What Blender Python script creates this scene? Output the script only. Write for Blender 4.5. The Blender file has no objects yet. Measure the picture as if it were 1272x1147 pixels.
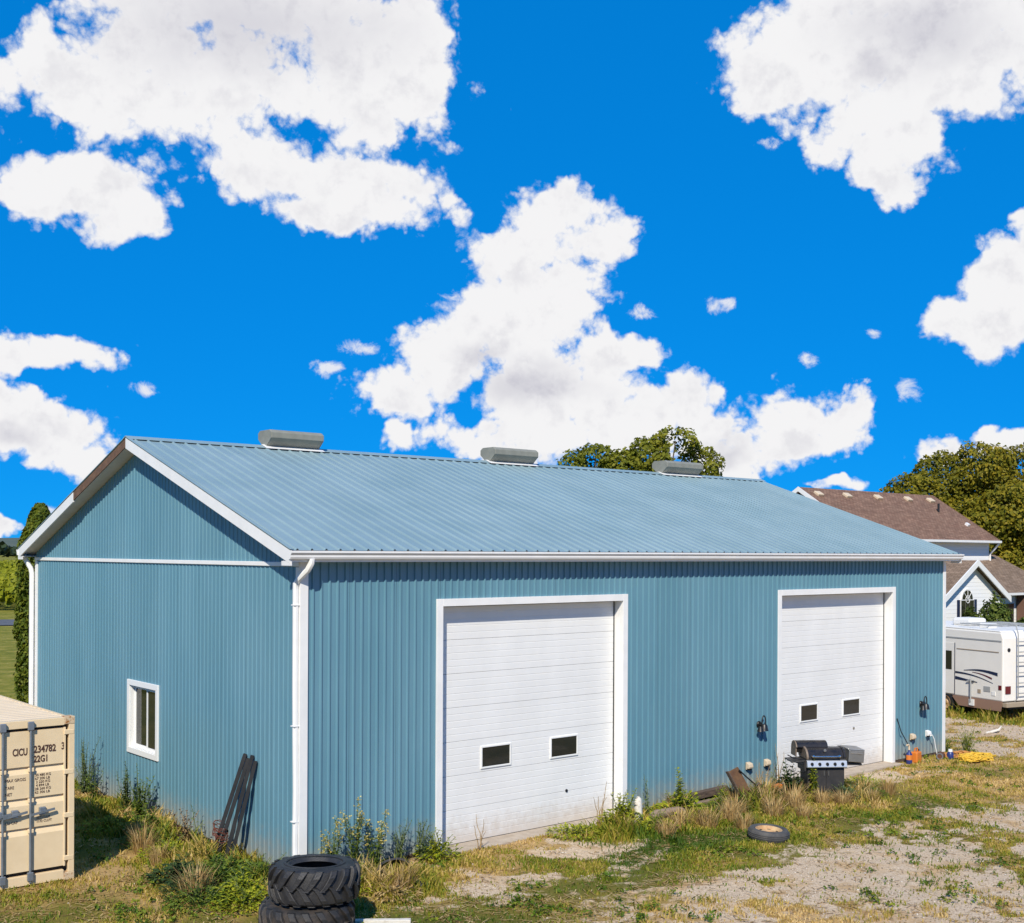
import bpy, math, random
import numpy as np
from mathutils import Matrix, Vector

R = math.radians
S = bpy.context.scene
COL = S.collection
D = bpy.data
random.seed(7)
rng = np.random.default_rng(7)

# ------------------------------------------------------------------ camera, sky, sun, exposure
CAM_H = 5.15
cam = D.objects.new('camera', D.cameras.new('camera'))
COL.objects.link(cam)
ro = 0.0049
cr, sr = math.cos(ro), math.sin(ro)
m = Matrix(((cr, -sr, 0, 0), (0, 0, -1, 0), (sr, cr, 0, CAM_H), (0, 0, 0, 1)))
cam.matrix_world = m
cam.data.sensor_fit = 'HORIZONTAL'
cam.data.sensor_width = 36
cam.data.lens = 41.65
cam.data.shift_x = -0.001
cam.data.shift_y = 0.0888
cam.data.clip_start = 0.1
cam.data.clip_end = 12000
S.camera = cam

SUN_DIR = Vector((-0.085, -0.756, 0.649)).normalized()      # towards the sun
SUN_EL = math.asin(SUN_DIR.z)
SUN_AZ = math.atan2(SUN_DIR.x, SUN_DIR.y)

# clouds: (x, y, rx, ry) in thousandths of a radian-like slope of the direction: x / y and z / y
CLOUDS = [
 (300,40,270,120),(420,110,150,95),(250,110,180,85),(130,110,140,80),(490,60,95,95),(325,205,70,55),(450,235,110,52),(485,225,52,40),(400,265,60,25),(20,90,60,70),
 (100,235,95,52),(140,280,70,30),(45,243,60,22),(165,265,45,30),
 (68,447,78,23),(0,444,60,27),(45,540,76,46),(0,528,52,40),(95,575,38,24),(180,489,22,12),(15,668,30,14),(60,640,20,12),
 (690,285,105,52),(640,300,52,44),(745,300,52,36),(690,350,75,65),(640,405,95,65),(565,450,95,60),(485,490,75,36),(680,485,125,75),(620,540,135,40),(775,432,38,28),(765,520,70,42),(830,505,60,48),(875,550,62,36),(945,562,80,35),(1010,530,78,46),(1045,515,48,36),(930,578,60,22),(500,542,32,22),
 (438,432,26,13),(405,457,23,12),(900,378,25,14),(565,367,22,13),(1000,447,18,10),(1085,415,16,9),(1065,472,14,7),(1130,485,20,15),(800,385,20,11),
 (1130,40,200,90),(1080,105,115,70),(960,112,85,36),(1095,175,80,55),(1092,212,42,26),(1200,80,120,90),(958,176,24,14),(1270,30,80,80),(1010,85,90,60),
 (1250,330,60,52),(1243,395,62,48),(1190,392,46,26),(1280,300,45,42),(1163,400,20,13),
 (1165,545,46,20),(1255,552,45,20),(1040,597,46,14),(1235,536,30,16)]
GREYS = [(310,30,270,110),(1150,40,170,75),(655,485,120,42),(20,550,60,22),(900,560,60,20),(1080,90,60,40),(600,440,60,30)]

def build_world():
    w = D.worlds.new('World'); S.world = w; w.use_nodes = True
    nt = w.node_tree; N = nt.nodes; L = nt.links; N.clear()
    def nd(t, **k):
        n = N.new(t)
        for a, b in k.items(): setattr(n, a, b)
        return n
    def put(sock, v):
        if hasattr(v, 'is_output') or isinstance(v, bpy.types.NodeSocket): L.new(v, sock)
        else: sock.default_value = v
    def mth(op, a, b=0.0, c=0.0, clamp=False):
        n = nd('ShaderNodeMath', operation=op, use_clamp=clamp)
        put(n.inputs[0], a); put(n.inputs[1], b); put(n.inputs[2], c)
        return n.outputs[0]
    def vm(op, a, b=(0, 0, 0), out=0):
        n = nd('ShaderNodeVectorMath', operation=op)
        put(n.inputs[0], a); put(n.inputs[1], b)
        return n.outputs[out]
    def sstep(x, a, b):
        n = nd('ShaderNodeMapRange', interpolation_type='SMOOTHSTEP')
        put(n.inputs[0], x); n.inputs[1].default_value = a; n.inputs[2].default_value = b
        return n.outputs[0]
    tc = nd('ShaderNodeTexCoord')
    dirv = tc.outputs['Generated']
    sep = nd('ShaderNodeSeparateXYZ'); L.new(dirv, sep.inputs[0])
    X, Y, Z = sep.outputs
    yy = mth('MAXIMUM', Y, 0.03)
    qx = mth('MULTIPLY', mth('DIVIDE', X, yy), 1471.6)
    qz = mth('MULTIPLY', mth('DIVIDE', Z, yy), 1471.6)
    cq = nd('ShaderNodeCombineXYZ'); L.new(qx, cq.inputs[0]); L.new(qz, cq.inputs[1])
    q = cq.outputs[0]
    # warp
    def noise(scale, detail, rough, vec=dirv, dist=0.0):
        n = nd('ShaderNodeTexNoise'); L.new(vec, n.inputs['Vector'])
        n.inputs['Scale'].default_value = scale; n.inputs['Detail'].default_value = detail
        n.inputs['Roughness'].default_value = rough; n.inputs['Distortion'].default_value = dist
        return n
    nw = noise(14, 4, .6)
    warp = vm('MULTIPLY', vm('SUBTRACT', nw.outputs['Color'], (.5, .5, .5)), (110, 100, 0))
    qw = vm('ADD', q, warp)
    def field(lst, vec, k=.35):
        acc = None
        for (cx, cy, rx, ry) in lst:
            d = vm('MULTIPLY', vm('SUBTRACT', vec, (cx - 637.3, 686.4 - cy, 0)), (1 / rx, 1 / ry, 0))
            l = vm('LENGTH', d, out=1)
            acc = l if acc is None else mth('SMOOTH_MIN', acc, l, k)
        return mth('SUBTRACT', 1.0, acc)
    F = field([c for c in CLOUDS if c[2] >= 29], qw)
    FS = field([c for c in CLOUDS if c[2] < 29], vm('ADD', q, vm('MULTIPLY', warp, (.35, .35, 0))), .1)
    gen = mth('MULTIPLY', mth('SUBTRACT', noise(2.6, 3, .5).outputs[0], .68), 6.0)
    side = sstep(mth('ABSOLUTE', qx), 680, 900)
    top = sstep(qz, 720, 1000)
    back = sstep(Y, .25, .1)
    wgt = mth('MAXIMUM', mth('MAXIMUM', side, top), back)
    F = mth('ADD', mth('MULTIPLY', F, mth('SUBTRACT', 1.0, wgt)), mth('MULTIPLY', gen, wgt))
    def billow(vec, detail):
        v_ = nd('ShaderNodeTexVoronoi', feature='F1', normalize=True); L.new(vec, v_.inputs['Vector'])
        v_.inputs['Scale'].default_value = 24; v_.inputs['Detail'].default_value = detail; v_.inputs['Roughness'].default_value = .62
        v_.inputs['Lacunarity'].default_value = 2.1
        return mth('MULTIPLY', mth('SUBTRACT', .315, v_.outputs['Distance']), 2.2)
    nq = noise(45, 5, .6)
    wv = vm('ADD', dirv, vm('MULTIPLY', vm('SUBTRACT', nq.outputs['Color'], (.5, .5, .5)), (.016, .016, .016)))
    nf = noise(15, 12, .64, dist=.2).outputs[0]
    bl = billow(wv, 3)
    rough = mth('ADD', mth('MULTIPLY', mth('SUBTRACT', nf, .515), 1.75), mth('MULTIPLY', bl, 1.0))
    Dn = mth('ADD', mth('MINIMUM', F, .62), rough)
    ns = noise(48, 9, .68, dist=.4).outputs[0]
    a2 = mth('MULTIPLY', sstep(mth('ADD', mth('MULTIPLY', mth('MINIMUM', FS, .6), 1.3), mth('MULTIPLY', mth('SUBTRACT', ns, .53), 4.0)), .05, 1.1), .85)
    alpha = mth('MAXIMUM', sstep(Dn, .0, .36), a2)
    # lit / shaded: compare the billows with the same billows a little higher up, towards the sun
    up = vm('ADD', dirv, (-0.004, 0.0, 0.02))
    rel = mth('SUBTRACT', noise(30, 5, .6, vec=up).outputs[0], noise(30, 5, .6).outputs[0])
    G = field(GREYS, qw)
    g1 = sstep(mth('ADD', G, mth('MULTIPLY', mth('SUBTRACT', nf, .5), .8)), .0, 1.0)
    g2 = sstep(rel, -.03, .22)
    thick = sstep(Dn, .15, .8)
    k = mth('ADD', mth('MULTIPLY', g1, .75), mth('MULTIPLY', mth('MULTIPLY', g2, thick), .40), clamp=True)
    mixc = nd('ShaderNodeMix', data_type='RGBA')
    L.new(k, mixc.inputs['Factor'])
    mixc.inputs['A'].default_value = (.955, .95, .96, 1)
    mixc.inputs['B'].default_value = (.64, .635, .70, 1)
    sky = nd('ShaderNodeTexSky', sky_type='NISHITA')
    sky.sun_disc = False; sky.sun_elevation = SUN_EL; sky.sun_rotation = SUN_AZ
    sky.altitude = 100; sky.air_density = AIR; sky.dust_density = 0.0; sky.ozone_density = 4.0
    gm = nd('ShaderNodeGamma'); gm.inputs[1].default_value = SKY_GAMMA
    L.new(sky.outputs[0], gm.inputs[0])
    tinted = vm('ADD', vm('MULTIPLY', gm.outputs[0], SKY_TINT), vm('MULTIPLY', sky.outputs[0], (.012, .03, .0)))
    # keep the same total: sky at strength 0.1, the clouds in the same units
    sc = vm('MULTIPLY', mixc.outputs['Result'], (8.0, 8.0, 8.0))
    fin = nd('ShaderNodeMix', data_type='RGBA')
    L.new(alpha, fin.inputs['Factor']); L.new(tinted, fin.inputs['A']); L.new(sc, fin.inputs['B'])
    bg = nd('ShaderNodeBackground'); bg.inputs[1].default_value = 0.1
    out = nd('ShaderNodeOutputWorld')
    L.new(fin.outputs['Result'], bg.inputs[0]); L.new(bg.outputs[0], out.inputs[0])
SKY_GAMMA, SKY_TINT, AIR = .24, (.0, 1.63, 4.45), .5
build_world()

sun = D.objects.new('sun', D.lights.new('sun', 'SUN')); COL.objects.link(sun)
sun.data.energy = 4.5; sun.data.angle = R(.5); sun.data.color = (1, .925, .79)
sun.rotation_euler = SUN_DIR.to_track_quat('Z', 'Y').to_euler()
sun.location = (0, 0, 60)
S.view_settings.view_transform = 'Standard'
try: S.view_settings.look = 'None'
except Exception: pass
S.view_settings.gamma = 1; S.view_settings.use_curve_mapping = False
S.view_settings.exposure = 0.25
S.render.engine = 'CYCLES'
S.cycles.max_bounces = 6; S.cycles.transparent_max_bounces = 6

# ------------------------------------------------------------------ helpers
TH = .6974
U = np.array([math.cos(TH), math.sin(TH)]); V = np.array([-U[1], U[0]])
BC = np.array([-3.3436, 18.6205])
BL, BW = 19.0, 12.43
def W2(lx, ly): p = BC + lx * U + ly * V; return float(p[0]), float(p[1])

def tag(o, label=None, cat=None, group=None, kind=None):
    if label: o['label'] = label
    if cat: o['category'] = cat
    if group: o['group'] = group
    if kind: o['kind'] = kind
    return o
def thing(name, label, cat, loc=(0, 0, 0), rz=0, group=None, rot=None):
    o = D.objects.new(name, None); COL.objects.link(o)
    o.empty_display_size = .2; o.location = loc
    o.rotation_euler = rot if rot else (0, 0, rz)
    return tag(o, label, cat, group)

class MB:
    def __init__(s): s.v = []; s.f = []
    def add(s, vs, fs):
        b = len(s.v); s.v += [tuple(p) for p in vs]; s.f += [tuple(b + i for i in f) for f in fs]
    def box(s, x0, x1, y0, y1, z0, z1):
        s.add([(x0,y0,z0),(x1,y0,z0),(x1,y1,z0),(x0,y1,z0),(x0,y0,z1),(x1,y0,z1),(x1,y1,z1),(x0,y1,z1)],
              [(0,3,2,1),(4,5,6,7),(0,1,5,4),(1,2,6,5),(2,3,7,6),(3,0,4,7)]); return s
    def obox(s, c, size, rot=(0, 0, 0)):
        from mathutils import Euler
        M_ = Euler(rot).to_matrix(); c = Vector(c); hx, hy, hz = [k / 2 for k in size]
        vs = [c + M_ @ Vector(p) for p in [(-hx,-hy,-hz),(hx,-hy,-hz),(hx,hy,-hz),(-hx,hy,-hz),(-hx,-hy,hz),(hx,-hy,hz),(hx,hy,hz),(-hx,hy,hz)]]
        s.add(vs, [(0,3,2,1),(4,5,6,7),(0,1,5,4),(1,2,6,5),(2,3,7,6),(3,0,4,7)]); return s
    def bar(s, a, b, w, h, up=(0, 0, 1)):
        a, b = Vector(a), Vector(b); d = (b - a).normalized(); up = Vector(up)
        if abs(d.dot(up)) > .98: up = Vector((1, 0, 0))
        r = d.cross(up).normalized(); t = r.cross(d).normalized()
        vs = [p + r * sx * w / 2 + t * sz * h / 2 for p in (a, b) for sx, sz in ((-1,-1),(1,-1),(1,1),(-1,1))]
        s.add(vs, [(0,1,2,3),(7,6,5,4),(0,4,5,1),(1,5,6,2),(2,6,7,3),(3,7,4,0)]); return s
    def tube(s, pts, r, n=8, cap=True):
        pts = [Vector(p) for p in pts]; k = len(pts)
        rs = r if isinstance(r, (list, tuple)) else [r] * k
        prev = None; b = len(s.v)
        for i, p in enumerate(pts):
            d = (pts[min(i + 1, k - 1)] - pts[max(i - 1, 0)]).normalized()
            if prev is None:
                t = Vector((0, 0, 1)) if abs(d.z) < .9 else Vector((1, 0, 0))
                prev = d.cross(t).normalized()
            prev = (prev - d * prev.dot(d)).normalized(); w = d.cross(prev)
            for j in range(n):
                a = 2 * math.pi * j / n + math.pi / n
                s.v.append(tuple(p + (prev * math.cos(a) + w * math.sin(a)) * rs[i]))
        for i in range(k - 1):
            for j in range(n):
                s.f.append((b + i*n + j, b + i*n + (j+1) % n, b + (i+1)*n + (j+1) % n, b + (i+1)*n + j))
        if cap:
            s.f.append(tuple(b + j for j in range(n))[::-1]); s.f.append(tuple(b + (k-1)*n + j for j in range(n)))
        return s
    def lathe(s, prof, n=24, c=(0, 0, 0), axis='z', closed=False, arc=None):
        b = len(s.v); k = len(prof)
        for j in range(n):
            a = 2 * math.pi * j / n; ca, sa = math.cos(a), math.sin(a)
            for (r_, z_) in prof:
                if axis == 'z': p = (r_*ca, r_*sa, z_)
                elif axis == 'y': p = (r_*ca, z_, r_*sa)
                else: p = (z_, r_*ca, r_*sa)
                s.v.append((p[0]+c[0], p[1]+c[1], p[2]+c[2]))
        kk = k if closed else k - 1
        for j in range(n):
            for i in range(kk):
                s.f.append((b + j*k + i, b + ((j+1) % n)*k + i, b + ((j+1) % n)*k + (i+1) % k, b + j*k + (i+1) % k))
        return s
    def extrude(s, prof, a, b, fn):
        """closed polygon prof (p, q) extruded from a to b; fn(t, p, q) -> xyz"""
        n = len(prof)
        s.add([fn(a, *p) for p in prof] + [fn(b, *p) for p in prof],
              [tuple(range(n))[::-1], tuple(range(n, 2*n))] + [(i, (i+1) % n, n + (i+1) % n, n + i) for i in range(n)]); return s
    def build(s, name, mat, parent=None, smooth=False, bevel=0, loc=None, seg=2):
        me = D.meshes.new(name); me.from_pydata(s.v, [], s.f); me.update()
        if mat is not None: me.materials.append(mat)
        o = D.objects.new(name, me); COL.objects.link(o)
        if parent is not None: o.parent = parent
        if loc is not None: o.location = loc
        if smooth:
            me.shade_smooth()
            try: me.set_sharp_from_angle(angle=R(40))
            except Exception: pass
        if bevel:
            md = o.modifiers.new('bevel', 'BEVEL'); md.width = bevel; md.segments = seg; md.limit_method = 'ANGLE'
        return o

def np_mesh(name, verts, faces, mat, attrs=None, parent=None, smooth=False):
    """verts (n,3), faces (m,k) all with the same k"""
    me = D.meshes.new(name)
    verts = np.asarray(verts, np.float32); faces = np.asarray(faces, np.int32)
    k = faces.shape[1]
    me.vertices.add(len(verts)); me.vertices.foreach_set('co', verts.ravel())
    me.loops.add(faces.size); me.loops.foreach_set('vertex_index', faces.ravel())
    me.polygons.add(len(faces)); me.polygons.foreach_set('loop_start', np.arange(0, faces.size, k, dtype=np.int32))
    if smooth: me.polygons.foreach_set('use_smooth', np.ones(len(faces), bool))
    for a, dat in (attrs or {}).items():
        at = me.attributes.new(a, 'FLOAT', 'POINT'); at.data.foreach_set('value', np.asarray(dat, np.float32))
    me.update(calc_edges=True); me.validate()
    me.materials.append(mat)
    o = D.objects.new(name, me); COL.objects.link(o)
    if parent is not None: o.parent = parent
    return o
def kids(o): return [c for c in D.objects if c.parent == o]
def copy_tree(o, parent=None):
    c = o.copy(); COL.objects.link(c)
    if parent is not None: c.parent = parent
    for ch in o.children: copy_tree(ch, c)
    return c
def copy_part(o, parent, loc=None, rot=None):
    c = o.copy(); COL.objects.link(c); c.parent = parent
    if loc is not None: c.location = loc
    if rot is not None: c.rotation_euler = rot
    return c

# value noise
_tab = np.random.default_rng(3).random((256, 256))
def vnoise(x, y):
    x = np.asarray(x, float); y = np.asarray(y, float)
    xi = np.floor(x).astype(int); yi = np.floor(y).astype(int); fx = x - xi; fy = y - yi
    fx = fx*fx*(3-2*fx); fy = fy*fy*(3-2*fy)
    g = lambda a, b: _tab[a % 256, b % 256]
    return (g(xi,yi)*(1-fx)+g(xi+1,yi)*fx)*(1-fy) + (g(xi,yi+1)*(1-fx)+g(xi+1,yi+1)*fx)*fy
def fbm(x, y, o=4, s=0):
    t = 0; a = .5; n = 0
    for i in range(o):
        t = t + a*vnoise(x*2**i + 17.3*i + s, y*2**i + 9.1*i + s*1.7); n += a; a *= .5
    return t / n
def sst(x, a, b):
    t = np.clip((np.asarray(x, float) - a) / (b - a), 0, 1); return t*t*(3-2*t)

# ------------------------------------------------------------------ materials
def base_nodes(name):
    mt = D.materials.new(name); mt.use_nodes = True
    nt = mt.node_tree; return mt, nt, nt.nodes, nt.links, nt.nodes['Principled BSDF']
def ramp(N, L, fac, stops):
    r_ = N.new('ShaderNodeValToRGB'); e = r_.color_ramp.elements
    while len(e) < len(stops): e.new(.5)
    for i, (p, c) in enumerate(stops): e[i].position = p; e[i].color = (*c, 1)
    L.new(fac, r_.inputs[0]); return r_.outputs[0]
def tex_noise(N, L, scale, detail=6, rough=.6, stretch=None, coord='Object'):
    tc = N.new('ShaderNodeTexCoord'); v_ = tc.outputs[coord]
    if stretch:
        mp = N.new('ShaderNodeMapping'); mp.inputs['Scale'].default_value = stretch; L.new(v_, mp.inputs[0]); v_ = mp.outputs[0]
    n = N.new('ShaderNodeTexNoise'); L.new(v_, n.inputs['Vector'])
    n.inputs['Scale'].default_value = scale; n.inputs['Detail'].default_value = detail; n.inputs['Roughness'].default_value = rough
    return n.outputs[0]
def M(name, col, rough=.5, metal=0, col2=None, vs=3, stretch=None, bump=0, bs=40, spec=.5, lo=.35, hi=.65, rust=None, rust_amt=.62, rs=4, mud=None, per=0):
    mt, nt, N, L, P = base_nodes(name)
    P.inputs['Roughness'].default_value = rough; P.inputs['Metallic'].default_value = metal
    P.inputs['Specular IOR Level'].default_value = spec
    P.inputs['Base Color'].default_value = (*col, 1)
    out = None
    if col2 is not None:
        out = ramp(N, L, tex_noise(N, L, vs, 6, .65, stretch), [(lo, col), (hi, col2)])
    if rust is not None:
        f = ramp(N, L, tex_noise(N, L, rs, 8, .7), [(rust_amt, (0,0,0)), (rust_amt + .08, (1,1,1))])
        mx = N.new('ShaderNodeMix'); mx.data_type = 'RGBA'; L.new(f, mx.inputs['Factor'])
        if out is None: mx.inputs['A'].default_value = (*col, 1)
        else: L.new(out, mx.inputs['A'])
        mx.inputs['B'].default_value = (*rust, 1); out = mx.outputs['Result']
    if per and out is not None:      # every sheet a shade of its own
        oi = N.new('ShaderNodeObjectInfo'); mr = N.new('ShaderNodeMapRange'); L.new(oi.outputs['Random'], mr.inputs[0]); mr.inputs[3].default_value = 1-per; mr.inputs[4].default_value = 1+per
        vmn = N.new('ShaderNodeVectorMath'); vmn.operation = 'SCALE'; L.new(out, vmn.inputs[0]); L.new(mr.outputs[0], vmn.inputs['Scale']); out = vmn.outputs[0]
    if mud is not None and out is not None:      # rain-splashed soil near the ground
        tc = N.new('ShaderNodeTexCoord'); sp = N.new('ShaderNodeSeparateXYZ'); L.new(tc.outputs['Object'], sp.inputs[0])
        nz_ = tex_noise(N, L, 7, 7, .7); ad = N.new('ShaderNodeMath'); ad.operation = 'MULTIPLY_ADD'; L.new(nz_, ad.inputs[0]); ad.inputs[1].default_value = -.9; L.new(sp.outputs[2], ad.inputs[2])
        mr = N.new('ShaderNodeMapRange'); mr.interpolation_type = 'SMOOTHSTEP'; L.new(ad.outputs[0], mr.inputs[0]); mr.inputs[1].default_value = mud[1]-.45; mr.inputs[2].default_value = -.45; mr.inputs[4].default_value = mud[2]
        mx = N.new('ShaderNodeMix'); mx.data_type = 'RGBA'; L.new(mr.outputs[0], mx.inputs['Factor']); L.new(out, mx.inputs['A']); mx.inputs['B'].default_value = (*mud[0], 1); out = mx.outputs['Result']
    if out is not None: L.new(out, P.inputs['Base Color'])
    if bump:
        b = N.new('ShaderNodeBump'); b.inputs['Strength'].default_value = bump; b.inputs['Distance'].default_value = .02
        L.new(tex_noise(N, L, bs, 5, .6), b.inputs['Height']); L.new(b.outputs[0], P.inputs['Normal'])
    return mt
def foliage(name, stops, transl=.3, rough=.6):
    mt, nt, N, L, P = base_nodes(name)
    at = N.new('ShaderNodeAttribute'); at.attribute_name = 'tint'
    c = ramp(N, L, at.outputs['Fac'], stops)
    L.new(c, P.inputs['Base Color']); P.inputs['Roughness'].default_value = rough; P.inputs['Specular IOR Level'].default_value = .25
    tr = N.new('ShaderNodeBsdfTranslucent'); L.new(c, tr.inputs[0])
    mx = N.new('ShaderNodeMixShader'); mx.inputs[0].default_value = transl
    L.new(P.outputs[0], mx.inputs[1]); L.new(tr.outputs[0], mx.inputs[2])
    L.new(mx.outputs[0], N['Material Output'].inputs[0]); return mt
def island_foliage(name, stops, transl=.3):
    mt, nt, N, L, P = base_nodes(name)
    g = N.new('ShaderNodeNewGeometry'); c = ramp(N, L, g.outputs['Random Per Island'], stops)
    L.new(c, P.inputs['Base Color']); P.inputs['Roughness'].default_value = .55; P.inputs['Specular IOR Level'].default_value = .25
    tr = N.new('ShaderNodeBsdfTranslucent'); L.new(c, tr.inputs[0])
    mx = N.new('ShaderNodeMixShader'); mx.inputs[0].default_value = transl
    L.new(P.outputs[0], mx.inputs[1]); L.new(tr.outputs[0], mx.inputs[2])
    L.new(mx.outputs[0], N['Material Output'].inputs[0]); return mt

m_wall = M('blue wall steel', (.10,.230,.298), .42, 0, (.126,.264,.336), .9, (1,1,.25), .10, 3, mud=((.34,.27,.19),.75,.55), per=.035)
m_roof = M('blue roof steel', (.195,.288,.318), .40, 0, (.235,.33,.36), .7, (1,1,1), .12, 2.5, per=.03)
m_white = M('white painted metal', (.74,.735,.72), .42, 0, (.80,.795,.78), 2.5)
m_door = M('white door steel', (.71,.71,.695), .42, 0, (.775,.775,.76), 1.0, (1,1,.6), .06, 4, mud=((.45,.36,.27),.55,.55))
m_soffit = M('grey soffit', (.50,.49,.47), .6, 0, (.58,.57,.55), 3)
m_barewood = M('bare brown board', (.10,.055,.035), .8, 0, (.18,.10,.06), 6, (1,1,1), .4, 30)
m_core = M('dark inner wall', (.05,.05,.05), .9)
m_seal_gap = M('black seal and gap shade', (.015,.015,.015), .7)  # rubber of the seals; also black standing for shade in gaps and holes
m_glass = M('dark window glass', (.018,.02,.018), .06, 0, spec=.6)
m_vent = M('weathered grey vent metal', (.20,.20,.165), .6, 0, (.26,.26,.215), 3, (1,1,1), .08, 12)
m_concrete = M('pale concrete', (.36,.29,.22), .9, 0, (.46,.39,.31), 5, None, .4, 60)
m_beige = M('beige container paint', (.70,.54,.33), .5, 0, (.76,.60,.38), 2, None, .06, 8, rust=(.20,.07,.025), rust_amt=.70, rs=3.0)
m_beige_clean = M('beige roof paint', (.64,.51,.35), .55, 0, (.69,.56,.40), 2)
m_zinc = M('galvanised bar', (.22,.25,.28), .45, .6, (.30,.33,.36), 8)
m_ink = M('dark stencil paint', (.07,.03,.02), .7)
m_rustcorner = M('rusty casting', (.55,.43,.28), .7, 0, None, 3, None, .3, 40, rust=(.32,.13,.03), rust_amt=.50, rs=9)
m_tyre = M('weathered tyre rubber', (.014,.014,.016), .55, 0, (.036,.034,.033), 5, None, .35, 60)
m_tyre_dust = M('dusty tyre rubber', (.018,.018,.019), .65, 0, (.085,.062,.045), 5, None, .35, 60, lo=.42, hi=.75)
m_tyre_dark = M('black rubber', (.012,.012,.013), .6)
m_cartyre = M('grey car tyre rubber', (.045,.045,.048), .75, 0, (.085,.08,.075), 6, None, .2, 50)
m_rimrust = M('rusty cream rim', (.55,.40,.22), .6, 0, (.42,.22,.09), 7, None, .2, 40)
m_blackmetal = M('black metal', (.012,.012,.013), .4)
m_tube = M('black steel tube', (.014,.015,.018), .42, 0, (.03,.03,.032), 4)
m_rustwire = M('rusty wire', (.16,.04,.02), .9, 0, (.07,.02,.012), 30)
m_lid = M('black enamel lid', (.013,.013,.015), .22, 0, (.035,.03,.028), 5)
m_lidend = M('dull brown cast end', (.16,.115,.08), .6, 0, (.22,.17,.13), 9)
m_steel = M('stainless steel', (.45,.44,.42), .35, .85, (.36,.34,.31), 6)
m_chrome = M('chrome', (.75,.75,.76), .15, 1)
m_panelsteel = M('brushed light steel', (.55,.58,.62), .35, .5)
m_cabinet = M('black cabinet paint', (.022,.021,.022), .5, 0, (.04,.036,.034), 6)
m_cream = M('cream plastic', (.62,.50,.35), .55)
m_plasticwhite = M('white plastic', (.78,.78,.76), .4)
m_timber = M('grey weathered timber', (.17,.12,.085), .9, 0, (.28,.21,.15), 5, (1,6,6), .5, 40)
m_timberdark = M('dark old timber', (.05,.035,.028), .9, 0, (.13,.09,.065), 5, (1,5,5), .5, 40)
m_whitewood = M('flaking white wood', (.66,.62,.55), .8, 0, (.42,.36,.28), 14, None, .4, 50, lo=.5, hi=.7)
m_rustplate = M('rusty brown plate', (.095,.045,.022), .85, 0, (.16,.085,.035), 5, None, .4, 40, rust=(.60,.42,.25), rust_amt=.60, rs=3)
m_orange = M('orange plastic', (.60,.18,.025), .5)
m_rope = M('yellow rope', (.64,.37,.02), .7, 0, (.70,.46,.05), 8)
m_hose = M('orange brown hose', (.48,.22,.06), .6)
m_bluep = M('blue plastic', (.02,.035,.16), .35)
m_brownreel = M('brown rusty can', (.12,.05,.025), .8)
m_rv = M('off white fibreglass', (.76,.735,.68), .35, 0, (.80,.775,.72), 1.5)
m_rvroof = M('white trailer roof', (.74,.73,.70), .6)
m_rvskirt = M('tan brown trailer skirt', (.28,.17,.12), .5)
m_navy = M('navy stripe', (.015,.022,.055), .4)
m_maroon = M('maroon stripe', (.10,.015,.02), .4)
m_tanstripe = M('tan stripe', (.35,.28,.2), .4)
m_red = M('dark red lens', (.12,.012,.015), .25)
m_greyp = M('grey panel', (.32,.33,.33), .5)
m_brick = M('brown brick', (.16,.085,.06), .85)
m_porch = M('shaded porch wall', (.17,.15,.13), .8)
m_roadm = M('asphalt', (.085,.09,.10), .85, 0, (.11,.115,.125), 1)
m_flower = island_foliage('yellow flowers', [(0,(.55,.40,.03)), (1,(.75,.68,.30))])
m_stemg = M('green stem', (.10,.13,.03), .7)
m_stemd = M('dry stem', (.30,.20,.09), .8)
m_leaf_green = island_foliage('weed leaves', [(0,(.045,.09,.012)), (.5,(.11,.17,.018)), (1,(.22,.27,.03))])
m_leaf_yel = island_foliage('yellow green leaves', [(0,(.13,.19,.01)), (.5,(.30,.34,.015)), (1,(.46,.44,.03))])
m_leaf_dark = island_foliage('dark weed leaves', [(0,(.02,.045,.015)), (.5,(.04,.075,.02)), (1,(.08,.12,.03))])
m_leaf_grey = island_foliage('grey green leaves', [(0,(.06,.10,.045)), (.5,(.10,.15,.06)), (1,(.17,.21,.08))])
m_leaf_dry = island_foliage('dry weed leaves', [(0,(.28,.16,.06)), (.5,(.48,.32,.12)), (1,(.66,.50,.25))])
m_leaf_red = island_foliage('brown dock leaves', [(0,(.07,.03,.02)), (.5,(.12,.055,.03)), (1,(.16,.11,.04))])
m_grass = foliage('yard grass', [(0,(.05,.10,.008)), (.3,(.14,.185,.012)), (.5,(.30,.27,.028)), (.72,(.48,.33,.09)), (1,(.68,.50,.24))], .28)
m_bark = M('bark', (.075,.055,.04), .95, 0, (.13,.10,.075), 6, None, .6, 20)
m_cedar = foliage('cedar sprays', [(0,(.018,.04,.006)), (.5,(.08,.12,.010)), (1,(.21,.21,.016))], .25)
m_bigtree = foliage('olive tree leaves', [(0,(.05,.065,.007)), (.45,(.18,.175,.013)), (.8,(.32,.255,.018)), (1,(.40,.26,.022))], .38)
m_backtree = foliage('green tree leaves', [(0,(.06,.085,.010)), (.5,(.18,.20,.016)), (1,(.32,.29,.03))], .38)
m_shrub = foliage('garden shrub leaves', [(0,(.03,.055,.012)), (.5,(.08,.12,.02)), (1,(.17,.20,.04))], .25)
m_vine = foliage('vine leaves', [(0,(.08,.115,.008)), (.5,(.22,.24,.010)), (1,(.34,.32,.02))], .25)
m_wood_far = foliage('far wood leaves', [(0,(.02,.04,.02)), (.5,(.035,.055,.025)), (1,(.06,.07,.03))], .1)

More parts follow.
